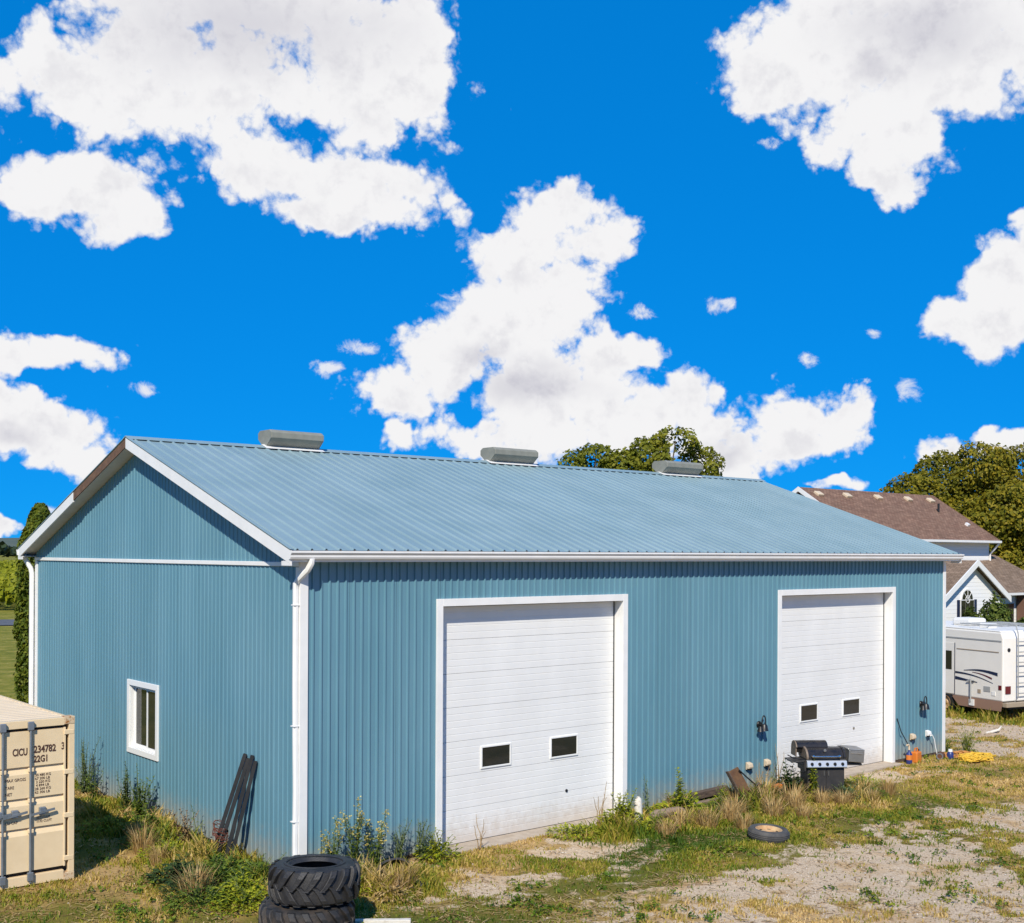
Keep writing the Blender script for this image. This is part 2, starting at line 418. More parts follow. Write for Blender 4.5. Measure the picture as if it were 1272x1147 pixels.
def siding_mat():
    mt, nt, N, L, P = base_nodes('white lap siding')
    P.inputs['Base Color'].default_value = (.78,.78,.77,1); P.inputs['Roughness'].default_value = .55
    tc = N.new('ShaderNodeTexCoord'); w = N.new('ShaderNodeTexWave'); w.wave_type = 'BANDS'; w.bands_direction = 'Z'; w.wave_profile = 'SAW'
    w.inputs['Scale'].default_value = 1.55; L.new(tc.outputs['Object'], w.inputs[0])
    b = N.new('ShaderNodeBump'); b.inputs['Strength'].default_value = .8; b.inputs['Distance'].default_value = .03; b.invert = True
    L.new(w.outputs[1], b.inputs['Height']); L.new(b.outputs[0], P.inputs['Normal']); return mt
m_siding = siding_mat()
def shingle_mat(name, c1, c2, cm):
    mt, nt, N, L, P = base_nodes(name)
    P.inputs['Roughness'].default_value = .92; P.inputs['Specular IOR Level'].default_value = .2
    tc = N.new('ShaderNodeTexCoord'); b = N.new('ShaderNodeTexBrick'); L.new(tc.outputs['UV'], b.inputs['Vector'])
    b.inputs['Color1'].default_value = (*c1,1); b.inputs['Color2'].default_value = (*c2,1); b.inputs['Mortar'].default_value = (*cm,1)
    b.inputs['Scale'].default_value = 1; b.inputs['Brick Width'].default_value = .32; b.inputs['Row Height'].default_value = .15; b.inputs['Mortar Size'].default_value = .012; b.inputs['Mortar Smooth'].default_value = .3
    n = tex_noise(N, L, 1.2, 6, .7); mx = N.new('ShaderNodeMix'); mx.data_type = 'RGBA'; mx.blend_type = 'MULTIPLY'; mx.inputs['Factor'].default_value = .8
    L.new(b.outputs[0], mx.inputs['A']); L.new(ramp(N, L, n, [(.3,(.7,.7,.7)),(.7,(1.15,1.12,1.1))]), mx.inputs['B'])
    L.new(mx.outputs['Result'], P.inputs['Base Color'])
    bp = N.new('ShaderNodeBump'); bp.inputs['Distance'].default_value = .02; bp.inputs['Strength'].default_value = .7
    L.new(b.outputs[1], bp.inputs['Height']); bp.invert = True; L.new(bp.outputs[0], P.inputs['Normal']); return mt
m_shingle = shingle_mat('brown shingles', (.20,.115,.08), (.29,.18,.125), (.09,.052,.038))
m_shingle2 = shingle_mat('tan brown shingles', (.20,.14,.095), (.29,.21,.15), (.09,.065,.05))
def uv_planar(o, sx=1.0):
    """per-face planar UV in metres: u along the horizontal, v up the slope"""
    me = o.data; uv = me.uv_layers.new(name='UVMap')
    for p in me.polygons:
        n = p.normal; h = Vector((0,0,1)).cross(n)
        h = h.normalized() if h.length > 1e-4 else Vector((1,0,0)); t = n.cross(h)
        for li in p.loop_indices:
            co = me.vertices[me.loops[li].vertex_index].co; uv.data[li].uv = (co.dot(h), co.dot(t))

# ------------------------------------------------------------------ ground
def local(x, y):
    dx, dy = x - BC[0], y - BC[1]; return dx*U[0] + dy*U[1], dx*V[0] + dy*V[1]
def zones(x, y):
    lx, ly = local(x, y)
    n1 = fbm(x*.33, y*.33, 4, 1); n2 = fbm(x*.95, y*.95, 4, 5); n3 = fbm(x*2.6, y*2.6, 3, 9)
    wob = 2.2*(n1-.5)*2 + .9*(n2-.5)*2
    drive = sst(ly + wob*.8, -3.5, -5.6) * sst(lx + wob*.5, .6, 2.4)
    pA = 1.2*np.exp(-((lx-3.4)/2.5)**2 - ((ly+1.6+.35*wob)/1.25)**2)
    pB = .8*np.exp(-((lx-1.6)/1.2)**2 - ((ly+2.1)/.8)**2)
    pC = .75*np.exp(-((lx-15.2)/2.6)**2 - ((ly+.9+.3*wob)/.7)**2)
    drv2 = sst(lx + .5*wob, 19.2, 20.4) * sst(lx + .6*wob, 26.2, 24.6) * sst(ly, -5, -3)
    far_drive = sst(ly + wob*.4, -4.5, -6.5) * sst(lx, 6, 10)
    g = np.maximum.reduce([drive*.95, pA, pB, pC, drv2, far_drive])
    g = g * sst(n2 + .35*(n3-.5), .62, .46) * 1.0 + .0
    g = np.maximum(g, np.maximum(drive, far_drive) * sst(n3, .45, .7) * .8)
    g = np.clip(g + 1.1*(fbm(x*4.3, y*4.3, 3, 23)-.5)*np.clip(g*6, 0, 1)*np.clip((1.12-g)*4, 0, 1), 0, 1)
    patch = np.exp(-((lx-6.0)/2.3)**2 - ((ly+2.3)/1.0)**2)
    patch2 = np.exp(-((lx-3.2)/1.6)**2 - ((ly+3.4)/.6)**2)
    dry = .62 + .9*(n1-.5) + .7*(n2-.5) - .45*patch
    yard = sst(lx, -8, -5)
    dry = np.clip(dry, 0.05, 1)
    return lx, ly, g, dry, n2, n3
def gz(x, y):
    x = np.asarray(x, float); y = np.asarray(y, float)
    near = np.exp(-((x-2)/40)**2 - ((y-25)/40)**2)
    return (.09*(fbm(x*.5, y*.5, 3, 2) - .5) + .03*(fbm(x*2.2, y*2.2, 3, 4) - .5)) * near - .02
def gzf(x, y): return float(gz(np.array([x]), np.array([y]))[0])

def axis(lo, hi, step, far_lo, far_hi):
    a = list(np.arange(lo, hi + 1e-6, step)); d = step; p = hi
    while p < far_hi: d *= 1.22; p += d; a.append(p)
    d = step; p = lo; b = []
    while p > far_lo: d *= 1.22; p -= d; b.append(p)
    return np.array(b[::-1] + a)
def ground_mat():
    mt, nt, N, L, P = base_nodes('yard soil, gravel and turf')
    P.inputs['Roughness'].default_value = .95; P.inputs['Specular IOR Level'].default_value = .15
    ag = N.new('ShaderNodeAttribute'); ag.attribute_name = 'gravel'
    ad = N.new('ShaderNodeAttribute'); ad.attribute_name = 'dry'
    al = N.new('ShaderNodeAttribute'); al.attribute_name = 'far'
    nA = tex_noise(N, L, 30, 6, .7); nB = tex_noise(N, L, 6, 6, .65); nC = tex_noise(N, L, 1.1, 5, .6)
    grav = ramp(N, L, nA, [(.28,(.30,.21,.135)), (.5,(.56,.43,.295)), (.72,(.72,.60,.455))])
    dirt = ramp(N, L, nB, [(.3,(.32,.195,.085)), (.55,(.52,.345,.175)), (.75,(.66,.48,.28))])
    turf = ramp(N, L, ad.outputs['Fac'], [(.15,(.06,.08,.012)), (.45,(.18,.15,.03)), (.6,(.36,.24,.09)), (1,(.52,.35,.19))])
    def mix(f, a, b, bt='MIX'):
        x = N.new('ShaderNodeMix'); x.data_type = 'RGBA'; x.blend_type = bt
        if isinstance(f, float): x.inputs['Factor'].default_value = f
        else: L.new(f, x.inputs['Factor'])
        L.new(a, x.inputs['A']); L.new(b, x.inputs['B']); return x.outputs['Result']
    gd = mix(ramp(N, L, nC, [(.50,(0,0,0)), (.66,(1,1,1))]), grav, dirt)
    turf2 = mix(.6, turf, ramp(N, L, nA, [(.3,(.45,.45,.4)), (.7,(1.5,1.45,1.3))]), 'MULTIPLY')
    def add(a, b, s):
        t = N.new('ShaderNodeMath'); t.operation = 'MULTIPLY_ADD'; L.new(b, t.inputs[0]); t.inputs[1].default_value = s; L.new(a, t.inputs[2]); return t.outputs[0]
    f0 = N.new('ShaderNodeMath'); f0.operation = 'MULTIPLY'; L.new(add(add(ag.outputs['Fac'], nB, 1.2), nA, .7), f0.inputs[0]); f0.inputs[1].default_value = .45
    f = ramp(N, L, f0.outputs[0], [(.56,(0,0,0)), (.68,(1,1,1))])
    c = mix(f, turf2, gd)
    lawn = mix(.7, ramp(N, L, nC, [(.3,(.10,.125,.012)), (.5,(.20,.19,.026)), (.7,(.34,.27,.07))]), ramp(N, L, nB, [(.3,(.75,.75,.7)), (.7,(1.2,1.2,1.1))]), 'MULTIPLY')
    c = mix(al.outputs['Fac'], c, lawn)
    L.new(c, P.inputs['Base Color'])
    b = N.new('ShaderNodeBump'); b.inputs['Strength'].default_value = .65; b.inputs['Distance'].default_value = .03
    L.new(nA, b.inputs['Height']); L.new(b.outputs[0], P.inputs['Normal']); return mt
xs = axis(-13, 21, .11, -6000, 6000); ys = axis(12.5, 42, .11, -3000, 9000)
gx, gy = np.meshgrid(xs, ys); gx = gx.ravel(); gy = gy.ravel()
lx, ly, g_, dry_, _, _ = zones(gx, gy)
far_ = np.maximum(sst(gy, 40, 46), np.maximum(sst(gx, -12, -16), sst(gx, 22, 30)*sst(gy, 36, 39)))
nx, ny = len(xs), len(ys)
ii = np.arange((ny-1)*nx).reshape(ny-1, nx)[:, :-1].ravel()
gr = np_mesh('ground', np.c_[gx, gy, gz(gx, gy)], np.c_[ii, ii+1, ii+nx+1, ii+nx], ground_mat(), {'gravel': g_*(1-far_), 'dry': dry_, 'far': far_}, smooth=True)
tag(gr, kind='structure')
# road across the fields
rd = MB(); rdir = Vector((.97, .24, 0)).normalized(); rn = Vector((-rdir.y, rdir.x, 0)); rc = Vector((-35.5, 84, .03))
for k in (-1, 1): pass
rd.add([rc - rdir*500 - rn*3.6, rc + rdir*600 - rn*3.6, rc + rdir*600 + rn*3.6, rc - rdir*500 + rn*3.6], [(0,1,2,3)])
tag(rd.build('road', m_roadm), kind='structure')

# ------------------------------------------------------------------ the barn
barn = thing('metal_barn', 'long blue ribbed steel barn with two tall white overhead doors', 'barn', (BC[0], BC[1], 0), TH)
ZR, SL = 7.35, .3376
def ztop(y): return ZR - SL*abs(y - BW/2)
def sheet(name, mat, fn, s0, s1, zlo, zhi, n, rh=.027, ratio=(.34,.41,.57,.64), parent=barn, nz=1):
    """ribbed sheet: s across, z along; fn(s, d, z)"""
    mb = MB(); pitch = (s1 - s0)/n; pr = []
    for i in range(n):
        a = s0 + i*pitch
        pr += [(a, 0), (a+ratio[0]*pitch, 0), (a+ratio[1]*pitch, rh), (a+ratio[2]*pitch, rh), (a+ratio[3]*pitch, 0)]
    pr.append((s1, 0)); k = len(pr)
    for j in range(nz+1):
        for (s, d) in pr:
            a, b = zlo(s) if callable(zlo) else zlo, zhi(s) if callable(zhi) else zhi
            mb.v.append(fn(s, d, a + (b-a)*j/nz))
    for j in range(nz):
        for i in range(k-1): mb.f.append((j*k+i, j*k+i+1, (j+1)*k+i+1, (j+1)*k+i))
    return mb.build(name, mat, parent)
def run(fn, s0, s1, zlo, zhi, w=.914, pitch=.1523, **kw):
    n = max(1, round((s1-s0)/w)); d = (s1-s0)/n
    for i in range(n):
        sheet('wall_panel', m_wall, fn, s0+i*d, s0+(i+1)*d - .004, zlo, zhi, max(1, round(d/pitch)), **kw)
front = lambda s, d, z: (s, -d, z)
gable_l = lambda s, d, z: (-d, s, z)
back = lambda s, d, z: (s, BW + d, z)
gable_r = lambda s, d, z: (BL + d, s, z)
ZB, ZT = .05, 4.99
DOORS = [(2.77, 7.15), (12.15, 16.56)]; TR = .13; DH = 4.215
d1, d2 = DOORS
run(front, 0.0, d1[0]-.03, ZB, ZT); run(front, d1[0]-.03, d1[1]+.03, DH+.03, ZT)
run(front, d1[1]+.03, d2[0]-.03, ZB, ZT); run(front, d2[0]-.03, d2[1]+.03, DH+.03, ZT); run(front, d2[1]+.03, BL, ZB, ZT)
WY0, WY1, WZ0, WZ1 = 5.44, 6.72, 1.22, 2.46
TZ = 4.91
run(gable_l, 0, WY0, ZB, TZ, rh=.013); run(gable_l, WY0, WY1, ZB, WZ0, rh=.013); run(gable_l, WY0, WY1, WZ1, TZ, rh=.013); run(gable_l, WY1, BW, ZB, TZ, rh=.013)
und = lambda s: ztop(s) - .17
run(gable_l, 0.0, BW/2, TZ+.07, und, rh=.013); run(gable_l, BW/2, BW, TZ+.07, und, rh=.013)
run(back, 0, BL, ZB, ZT); run(gable_r, 0, BW/2, ZB, und); run(gable_r, BW/2, BW, ZB, und)
# structural core behind the sheets
core = MB()
for a, b in ((.02, d1[0]-.0312), (d1[1]+.0312, d2[0]-.0312), (d2[1]+.0312, BL-.02)): core.box(a, b, .03, .30, 0, ZT)
for a, b in DOORS: core.box(a-.031, b+.031, .03, .30, DH+.031, ZT)
core.box(.03, .25, .302, WY0, 0, ZT); core.box(.03, .25, WY1, BW-.03, 0, ZT); core.box(.03, .25, WY0, WY1, 0, WZ0); core.box(.03, .25, WY0, WY1, WZ1, ZT)
core.box(BL-.25, BL-.03, .302, BW-.03, 0, ZT); core.box(.252, BL-.252, BW-.25, BW-.03, 0, ZT)
for x0, x1 in ((.03, .25), (BL-.25, BL-.03)):
    core.extrude([(.05, ZT+.002), (BW-.05, ZT+.002), (BW/2, und(BW/2)-.03)], x0, x1, lambda t, p, q: (t, p, q))
core.build('wall_core', m_core, barn)
for a, b in ((.0, d1[0]-.02), (d1[1]+.02, d2[0]-.02), (d2[1]+.02, BL)): MB().box(a, b, .0, .028, -.1, .05).build('base_board', m_timberdark, barn)
MB().box(0, .028, .03, BW, -.1, .05).build('base_board', m_timberdark, barn)
# roof
OGL, OGR, EY = -.33, BL+.36, -.265
def slope(side):
    def fn(s, d, t):        # t along the slope: 0 eave .. 1 ridge
        y = EY + (BW/2 - EY)*t
        yy = y if side == 0 else BW - y
        return (s, yy, ztop(y) + .004 + d)
    return fn
n_sh = 19; dw = (OGR - OGL)/n_sh
for side in (0, 1):
    for i in range(n_sh):
        sheet('roof_panel', m_roof, slope(side), OGL+i*dw, OGL+(i+1)*dw - .003, 0, 1, 4, rh=.026, ratio=(.40,.455,.545,.60))
dk = MB()
for sgn in (0, 1):
    f = (lambda t, p, q: (t, p, q)) if sgn == 0 else (lambda t, p, q: (t, BW - p, q))
    dk.extrude([(EY+.02, ztop(EY+.02)-.003), (BW/2-.001, ZR-.003), (BW/2-.001, ZR-.15), (EY+.02, ztop(EY+.02)-.15)], OGL+.028, OGR-.028, f)
dk.build('roof_deck', m_soffit, barn)
cap = MB()
cap.extrude([(-.17, -.17*SL+.036), (0, .036+.012), (.17, -.17*SL+.036), (.17, -.17*SL+.030), (0, .040), (-.17, -.17*SL+.030)], OGL-.01, OGR+.01, lambda t, p, q: (t, BW/2+p, ZR+q))
cap.build('ridge_cap', m_roof, barn)
# rake boards
def rake(x0, x1, ya, yb, dz0, dz1, name, mat):
    mb = MB(); mb.add([(x, y, ztop(y)+dz) for x in (x0, x1) for (y, dz) in ((ya,dz0),(yb,dz0),(yb,dz1),(ya,dz1))],
        [(0,1,2,3),(7,6,5,4),(0,4,5,1),(1,5,6,2),(2,6,7,3),(3,7,4,0)])
    return mb.build(name, mat, barn)
for x0, x1 in ((OGL-.004, OGL+.026), (OGR-.026, OGR+.004)):
    rake(x0, x1, EY-.01, BW/2-.001, .003, -.20, 'rake_board', m_white)
ymid = BW/2 + .46*(BW/2)
rake(OGL-.004, OGL+.026, ymid, BW-EY+.01, .003, -.20, 'rake_board', m_white)
rake(OGL+.004, OGL+.026, BW/2+.001, ymid-.002, .003, -.165, 'bare_rake_board', m_barewood)['label'] = 'bare brown rake board where the white cover is missing'
rake(OGR-.026, OGR+.004, BW/2+.001, BW-EY+.01, .003, -.20, 'rake_board', m_white)
# rake flashing: thin dark edge of the sheets
for ya, yb in ((EY-.01, BW/2-.001), (BW/2+.001, BW-EY+.01)):
    rake(OGL-.012, OGL+.06, ya, yb, .034, .022, 'rake_flashing', m_roof)
# fascia, soffit, gutter front and back, box ends
for sgn in (0, 1):
    f = (lambda y: y) if sgn == 0 else (lambda y: BW - y)
    def bx(mb, x0, x1, ya, yb, z0, z1):
        a, b = sorted((f(ya), f(yb))); mb.box(x0, x1, a, b, z0, z1)
    fa = MB(); bx(fa, OGL+.027, OGR-.027, -.25, -.225, 4.985, 5.15); fa.build('fascia', m_white, barn)
    so = MB(); bx(so, OGL+.027, OGR-.027, -.224, -.003, 4.991, 5.01); so.build('soffit', m_soffit, barn)
    be = MB(); bx(be, OGL-.002, OGL+.026, -.28, .0, 4.93, 5.0); bx(be, OGR-.026, OGR+.002, -.28, 0, 4.93, 5.0); be.build('eave_box_end', m_white, barn)
    gp = [(p-.085, q) for p, q in [(-.17,5.155),(-.17,5.03),(-.222,5.03),(-.238,5.062),(-.238,5.092),(-.268,5.128),(-.268,5.16),(-.258,5.16),(-.258,5.13),(-.228,5.095),(-.228,5.066),(-.216,5.04),(-.18,5.04),(-.18,5.155)]]
    cl = MB(); bx(cl, OGL+.03, OGR-.03, EY+.004, EY+.018, ztop(EY)-.03, ztop(EY)+.001); cl.build('eave_shade_strip', m_seal_gap, barn)  # added dark strip: shade under the open rib ends put in as black
    gu = MB(); gu.extrude(gp, OGL-.02, OGR+.01, lambda t, p, q: (t, f(p), q))
    gu.extrude(gp[:7], OGL-.021, OGL-.0201, lambda t, p, q: (t, f(p), q)); gu.extrude(gp[:7], OGR+.0101, OGR+.011, lambda t, p, q: (t, f(p), q))
    gu.build('gutter', m_white, barn)
# corner trims, gable band
ct = [((-.012,0),(.0,.15)), ]
for (x0,x1,y0,y1) in ((-.022,.125,-.042,.004), (BL-.10,BL+.024,-.042,.004)):
    MB().box(x0, x1, y0, y1, .03, 4.984).build('corner_trim', m_white, barn, bevel=.004)
for (x0,x1,y0,y1) in ((-.024,.002,.0045,.10), (-.024,.002,BW-.13,BW+.02), (BL-.002,BL+.024,.0045,.12), (BL-.002,BL+.024,BW-.12,BW+.02)):
    MB().box(x0, x1, y0, y1, .03, 4.90).build('corner_trim', m_white, barn, bevel=.004)
MB().box(-.034, .002, -.02, BW+.02, TZ, TZ+.07).build('gable_band', m_white, barn, bevel=.006)
# downspouts
ds = MB(); ds.tube([(.04,-.29,5.03),(.035,-.29,4.97),(.01,-.22,4.86),(-.045,-.04,4.72),(-.062,.02,4.64),(-.064,.02,4.54),(-.064,.02,3.0),(-.058,.018,2.2),(-.05,.012,1.4),(-.056,.016,.6),(-.052,.012,.12),(-.13,-.03,.05)], .05, 8); ds.build('downspout', m_white, barn, smooth=True)
for z in (4.3, 2.4, .9):
    MB().box(-.118, .0, -.034, .074, z, z+.016).build('downspout_strap', m_white, barn)
ds = MB(); ds.tube([(-.2,BW+.22,5.03),(-.2,BW+.20,4.95),(-.10,BW+.08,4.72),(-.08,BW+.06,4.6),(-.08,BW+.06,.1)], .058, 8); ds.build('downspout', m_white, barn, smooth=True)
# overhead doors
for (a, b) in DOORS:
    # trim on the wall face and reveal
    MB().box(a-TR, a, -.046, .03, -.03, DH+TR).build('door_trim', m_white, barn, bevel=.004)
    MB().box(b, b+TR, -.046, .03, -.03, DH+TR).build('door_trim', m_white, barn, bevel=.004)
    MB().box(a+.001, b-.001, -.046, .03, DH, DH+TR-.001).build('door_trim', m_white, barn, bevel=.004)
    rv = MB(); rv.box(a-.03, a, .031, .25, -.03, DH); rv.box(b, b+.03, .031, .25, -.03, DH); rv.box(a, b, .031, .25, DH+.001, DH+.03); rv.build('door_reveal', m_white, barn)
    se = MB(); se.box(a+.001, a+.022, .20, .228, 0, DH-.001); se.box(b-.022, b-.001, .20, .228, 0, DH-.001); se.box(a+.023, b-.023, .20, .228, DH-.022, DH-.001); se.build('door_seal', m_seal_gap, barn)
    dr = D.objects.new('overhead_door', None); COL.objects.link(dr); dr.parent = barn; dr.location = ((a+b)/2, .21, 0)
    hw = (b-a)/2 - .003; nsec = 7; sh = (DH-.02)/nsec
    for i in range(nsec):
        z0 = .015 + i*sh; mb = MB(); pr = [(.05, z0+.002), (.004, z0+.002)]
        ng = 5; gp_ = (sh-.006)/ng
        for k in range(ng):
            zc = z0 + .003 + k*gp_
            dd = .007 if k else .004
            pr += [(dd-.004 if k == 0 else dd-.004, zc+.001), (0, zc+.012), (0, zc+gp_-.006), (.004, zc+gp_-.001)]
        pr += [(.05, z0+sh-.004)]
        mb.extrude(pr, -hw, hw, lambda t, p, q: (t, p, q)); mb.build('door_section', m_door, dr)
    ws = ((3.83-4.96, 4.475-4.96), (5.495-4.96, 6.145-4.96)) if a < 5 else ((13.19-14.355, 13.81-14.355), (14.85-14.355, 15.51-14.355))
    for (p, q) in ws:
        fr = MB(); z0, z1 = 1.30, 1.645; t = .03
        fr.box(p-t, q+t, -.022, .0, z0-t, z0); fr.box(p-t, q+t, -.022, 0, z1, z1+t); fr.box(p-t, p, -.022, 0, z0, z1); fr.box(q, q+t, -.022, 0, z0, z1)
        fr.build('door_window_frame', m_plasticwhite, dr, bevel=.004)
        MB().box(p, q, -.006, -.001, z0, z1).build('door_window_pane', m_glass, dr)
    MB().box(-hw, hw, -.004, .05, -.012, .014).build('bottom_seal', m_seal_gap, dr)
    if a < 5: MB().lathe([(0,-.02),(.028,-.018),(.03,0)], 10, (.93, 0, .62), 'y').build('door_lock', m_blackmetal, dr)
    else: MB().lathe([(0,-.02),(.028,-.018),(.03,0)], 10, (.93, 0, .95), 'y').build('door_lock', m_steel, dr)
    MB().box(a-.10, b+.10, -.30, .20, -.10, .012).build('door_sill', m_concrete, barn)
# gable window
wn = D.objects.new('slider_window', None); COL.objects.link(wn); wn.parent = barn; wn.location = (0, (WY0+WY1)/2, 0)
hy = (WY1-WY0)/2
fr = MB(); t = .11
fr.box(-.035, .0, -hy-t, hy+t, WZ0-t, WZ0); fr.box(-.035, 0, -hy-t, hy+t, WZ1, WZ1+t); fr.box(-.035, 0, -hy-t, -hy, WZ0, WZ1); fr.box(-.035, 0, hy, hy+t, WZ0, WZ1)
fr.build('window_casing', m_plasticwhite, wn, bevel=.005)
fr = MB(); fr.box(.0, .14, -hy, -hy+.02, WZ0, WZ1); fr.box(0, .14, hy-.02, hy, WZ0, WZ1); fr.box(0, .14, -hy+.02, hy-.02, WZ0, WZ0+.02); fr.box(0, .14, -hy+.02, hy-.02, WZ1-.02, WZ1); fr.build('window_frame', m_plasticwhite, wn)
def sash(y0, y1, x):
    s_ = MB(); t = .045; s_.box(x, x+.03, y0, y0+t, WZ0+.02, WZ1-.02); s_.box(x, x+.03, y1-t, y1, WZ0+.02, WZ1-.02)
    s_.box(x, x+.03, y0+t, y1-t, WZ0+.02, WZ0+.02+t); s_.box(x, x+.03, y0+t, y1-t, WZ1-.02-t, WZ1-.02); s_.build('window_sash', m_plasticwhite, wn)
    MB().box(x+.012, x+.018, y0+t, y1-t, WZ0+.02+t, WZ1-.02-t).build('window_pane', m_glass, wn)
sash(-.08, hy-.02, .085); sash(-hy+.02, -.035, .05)
# roof vents
for (a, b) in ((2.617,4.025), (8.677,10.21), (14.80,16.44)):
    vt = D.objects.new('ridge_vent', None); COL.objects.link(vt); vt.parent = barn; vt.location = ((a+b)/2, BW/2, ZR)
    h = (b-a)/2 - .08
    pr = [(-.09,-.02),(-.29,.14),(-.29,.26),(-.20,.32),(.20,.32),(.29,.26),(.29,.14),(.09,-.02)]
    hood = MB().extrude(pr, -h, h, lambda t, p, q: (t, p, q+.05)).build('vent_hood', m_vent, vt, bevel=.012)
    for sx in (-1, 1):
        MB().extrude([(p*.97, q*.97+.004) for p, q in pr], sx*h, sx*(h+.015), lambda t, p, q: (t, p, q+.05)).build('vent_end', m_vent, vt)
    MB().box(-h+.02, h-.02, -.09, .09, -.05, .049).build('vent_throat', m_vent, vt)
    fl = MB(); fl.extrude([(-.22,-.22*SL+.042),(0,.056),(.22,-.22*SL+.042),(.22,-.22*SL+.050),(0,.064),(-.22,-.22*SL+.050)], -h-.08, h+.08, lambda t, p, q: (t, p, q)); fl.build('vent_flashing', m_white, vt)

# ------------------------------------------------------------------ things on the barn walls
def at_front(lx, y=0.0, z=0.0): p = W2(lx, y); return (p[0], p[1], z)
def wall_light(lx, z, label):
    t = thing('wall_light', label, 'wall light', at_front(lx, -.02, z), TH, 'black wall lights')
    MB().lathe([(0,-.03),(.06,-.03),(.075,-.012),(.075,0)], 16, (0,0,0), 'y').build('mounting_plate', m_blackmetal, t, smooth=True)
    pts = [(.05+.062*math.cos(a), -.10, .06 + .13*math.sin(a)) for a in np.linspace(0, math.pi, 11)]
    MB().tube([(.112,-.10,-.04)] + pts + [(-.012,-.10,-.04)], .014, 8).build('bail', m_blackmetal, t, smooth=True)
    MB().tube([(0,-.02,0),(0,-.08,-.01),(.03,-.10,-.04)], .02, 8).build('arm', m_blackmetal, t, smooth=True)
    MB().lathe([(0,.06),(.05,.06),(.07,.03),(.085,-.05),(.095,-.08),(.0,-.08)], 14, (.04,-.12,-.05), 'z').build('lamp_head', m_blackmetal, t, smooth=True)
    MB().lathe([(0,.05),(.04,.05),(.065,-.03),(.075,-.06),(.0,-.06)], 14, (-.08,-.11,-.08), 'z').build('lamp_head', m_blackmetal, t, smooth=True)
    return t
wall_light(11.38, 1.42, 'black wall light on blue siding left of the door behind the grill')
wall_light(17.88, 1.36, 'black wall light on blue siding between right door and far corner')
def outlet(lx, z, label, mat, cable=False):
    t = thing('outlet_box', label, 'outlet', at_front(lx, -.018, z), TH, 'outlet boxes low on the blue wall')
    MB().box(-.06, .06, -.035, .0, -.085, .075).build('back_plate', mat, t, bevel=.008)
    mb = MB(); mb.extrude([(-.036,.07),(-.10,.045),(-.115,-.02),(-.10,-.06),(-.036,-.06)], -.07, .07, lambda a, p, q: (a, p, q)); mb.build('cover', mat, t, bevel=.01)
    MB().box(-.04, .04, -.085, -.037, -.09, -.062).build('socket_face', m_blackmetal, t)
    if cable:
        MB().tube([(.02,-.09,-.07),(.06,-.13,-.04),(.12,-.15,-.15),(.16,-.16,-.34),(.20,-.18,-.52),(.24,-.22,-.57)], .012, 6).build('cable', m_plasticwhite, t, smooth=True)
    return t
outlet(11.0, .56, 'cream outlet box on blue wall, farthest left beside the rusty seat', m_cream)
outlet(11.62, .56, 'cream outlet box on blue wall just left of the door behind the grill', m_cream)
outlet(17.44, .57, 'cream outlet box on blue wall above the orange jug', m_cream)
outlet(18.15, .59, 'white outlet box with white cable hanging near the far corner', m_plasticwhite, True)
st = MB().tube([(16.79,-.03,1.08),(16.86,-.10,.75),(17.05,-.16,.45),(17.2,-.2,.05)], .012, 6)
o = st.build('power_cord', m_blackmetal, smooth=True); o.location = (BC[0], BC[1], 0); o.rotation_euler = (0,0,TH)
tag(o, 'thin black cord hanging on blue wall beside the right overhead door', 'cord')

# leaning steel tubes
TUB = [((-.50,2.06,0),(-.045,1.72,1.74), 'black steel tube leaning on the gable, leftmost of the bundle'),
       ((-.47,1.94,0),(-.045,1.61,1.68), 'black steel tube leaning on the gable, second from the left of the bundle'),
       ((-.44,1.69,0),(-.045,1.47,1.75), 'black steel tube leaning on the gable, third from the left of the bundle'),
       ((-.40,1.57,0),(-.045,1.36,1.67), 'black steel tube leaning on the gable, nearest the white downspout')]
for a, b, lab in TUB:
    pa = W2(a[0], a[1]); pb = W2(b[0], b[1]); A = Vector((*pa, a[2]-.04)); B = Vector((*pb, b[2]))
    t = thing('steel_tube', lab, 'steel tube', A, 0, 'black steel tubes leaning on the gable wall')
    dv = B - A; w = .031; mb = MB(); d = dv.normalized(); r = d.cross(Vector((0,0,1))).normalized(); q = r.cross(d)
    o4 = [(-w,-w),(w,-w),(w,w),(-w,w)]; i4 = [(x*.85, y*.85) for x, y in o4]
    vs = [P_ + r*x + q*y for P_ in (Vector((0,0,0)), dv) for lst in (o4, i4) for x, y in lst]
    fs = []
    for i in range(4):
        j = (i+1) % 4; fs += [(i, j, 8+j, 8+i), (4+j, 4+i, 12+i, 12+j), (j, i, 4+i, 4+j), (8+i, 8+j, 12+j, 12+i)]
    mb.add(vs, fs); mb.build('tube_wall', m_tube, t)
    hole = dv*.97; MB().lathe([(0,-.004),(.012,-.004),(.012,0)], 8, hole - q*w*1.0, 'y').build('bolt_hole', m_seal_gap, t)
ww = MB()
for k in range(9):
    cx_, cy_ = -.39, 1.93; pts = []
    for a in np.linspace(0, 2*math.pi, 13):
        p = W2(cx_ + .10*math.cos(a) + random.uniform(-.02,.02), cy_ + .17*math.sin(a) + random.uniform(-.02,.02)); pts.append((p[0], p[1], .36 + .025*k + random.uniform(-.03,.03) + .06*math.sin(a)))
    ww.tube(pts, .006, 5)
tag(ww.build('wire_tie', m_rustwire), 'tangle of rusty wire wrapped around the leftmost black tubes', 'wire')

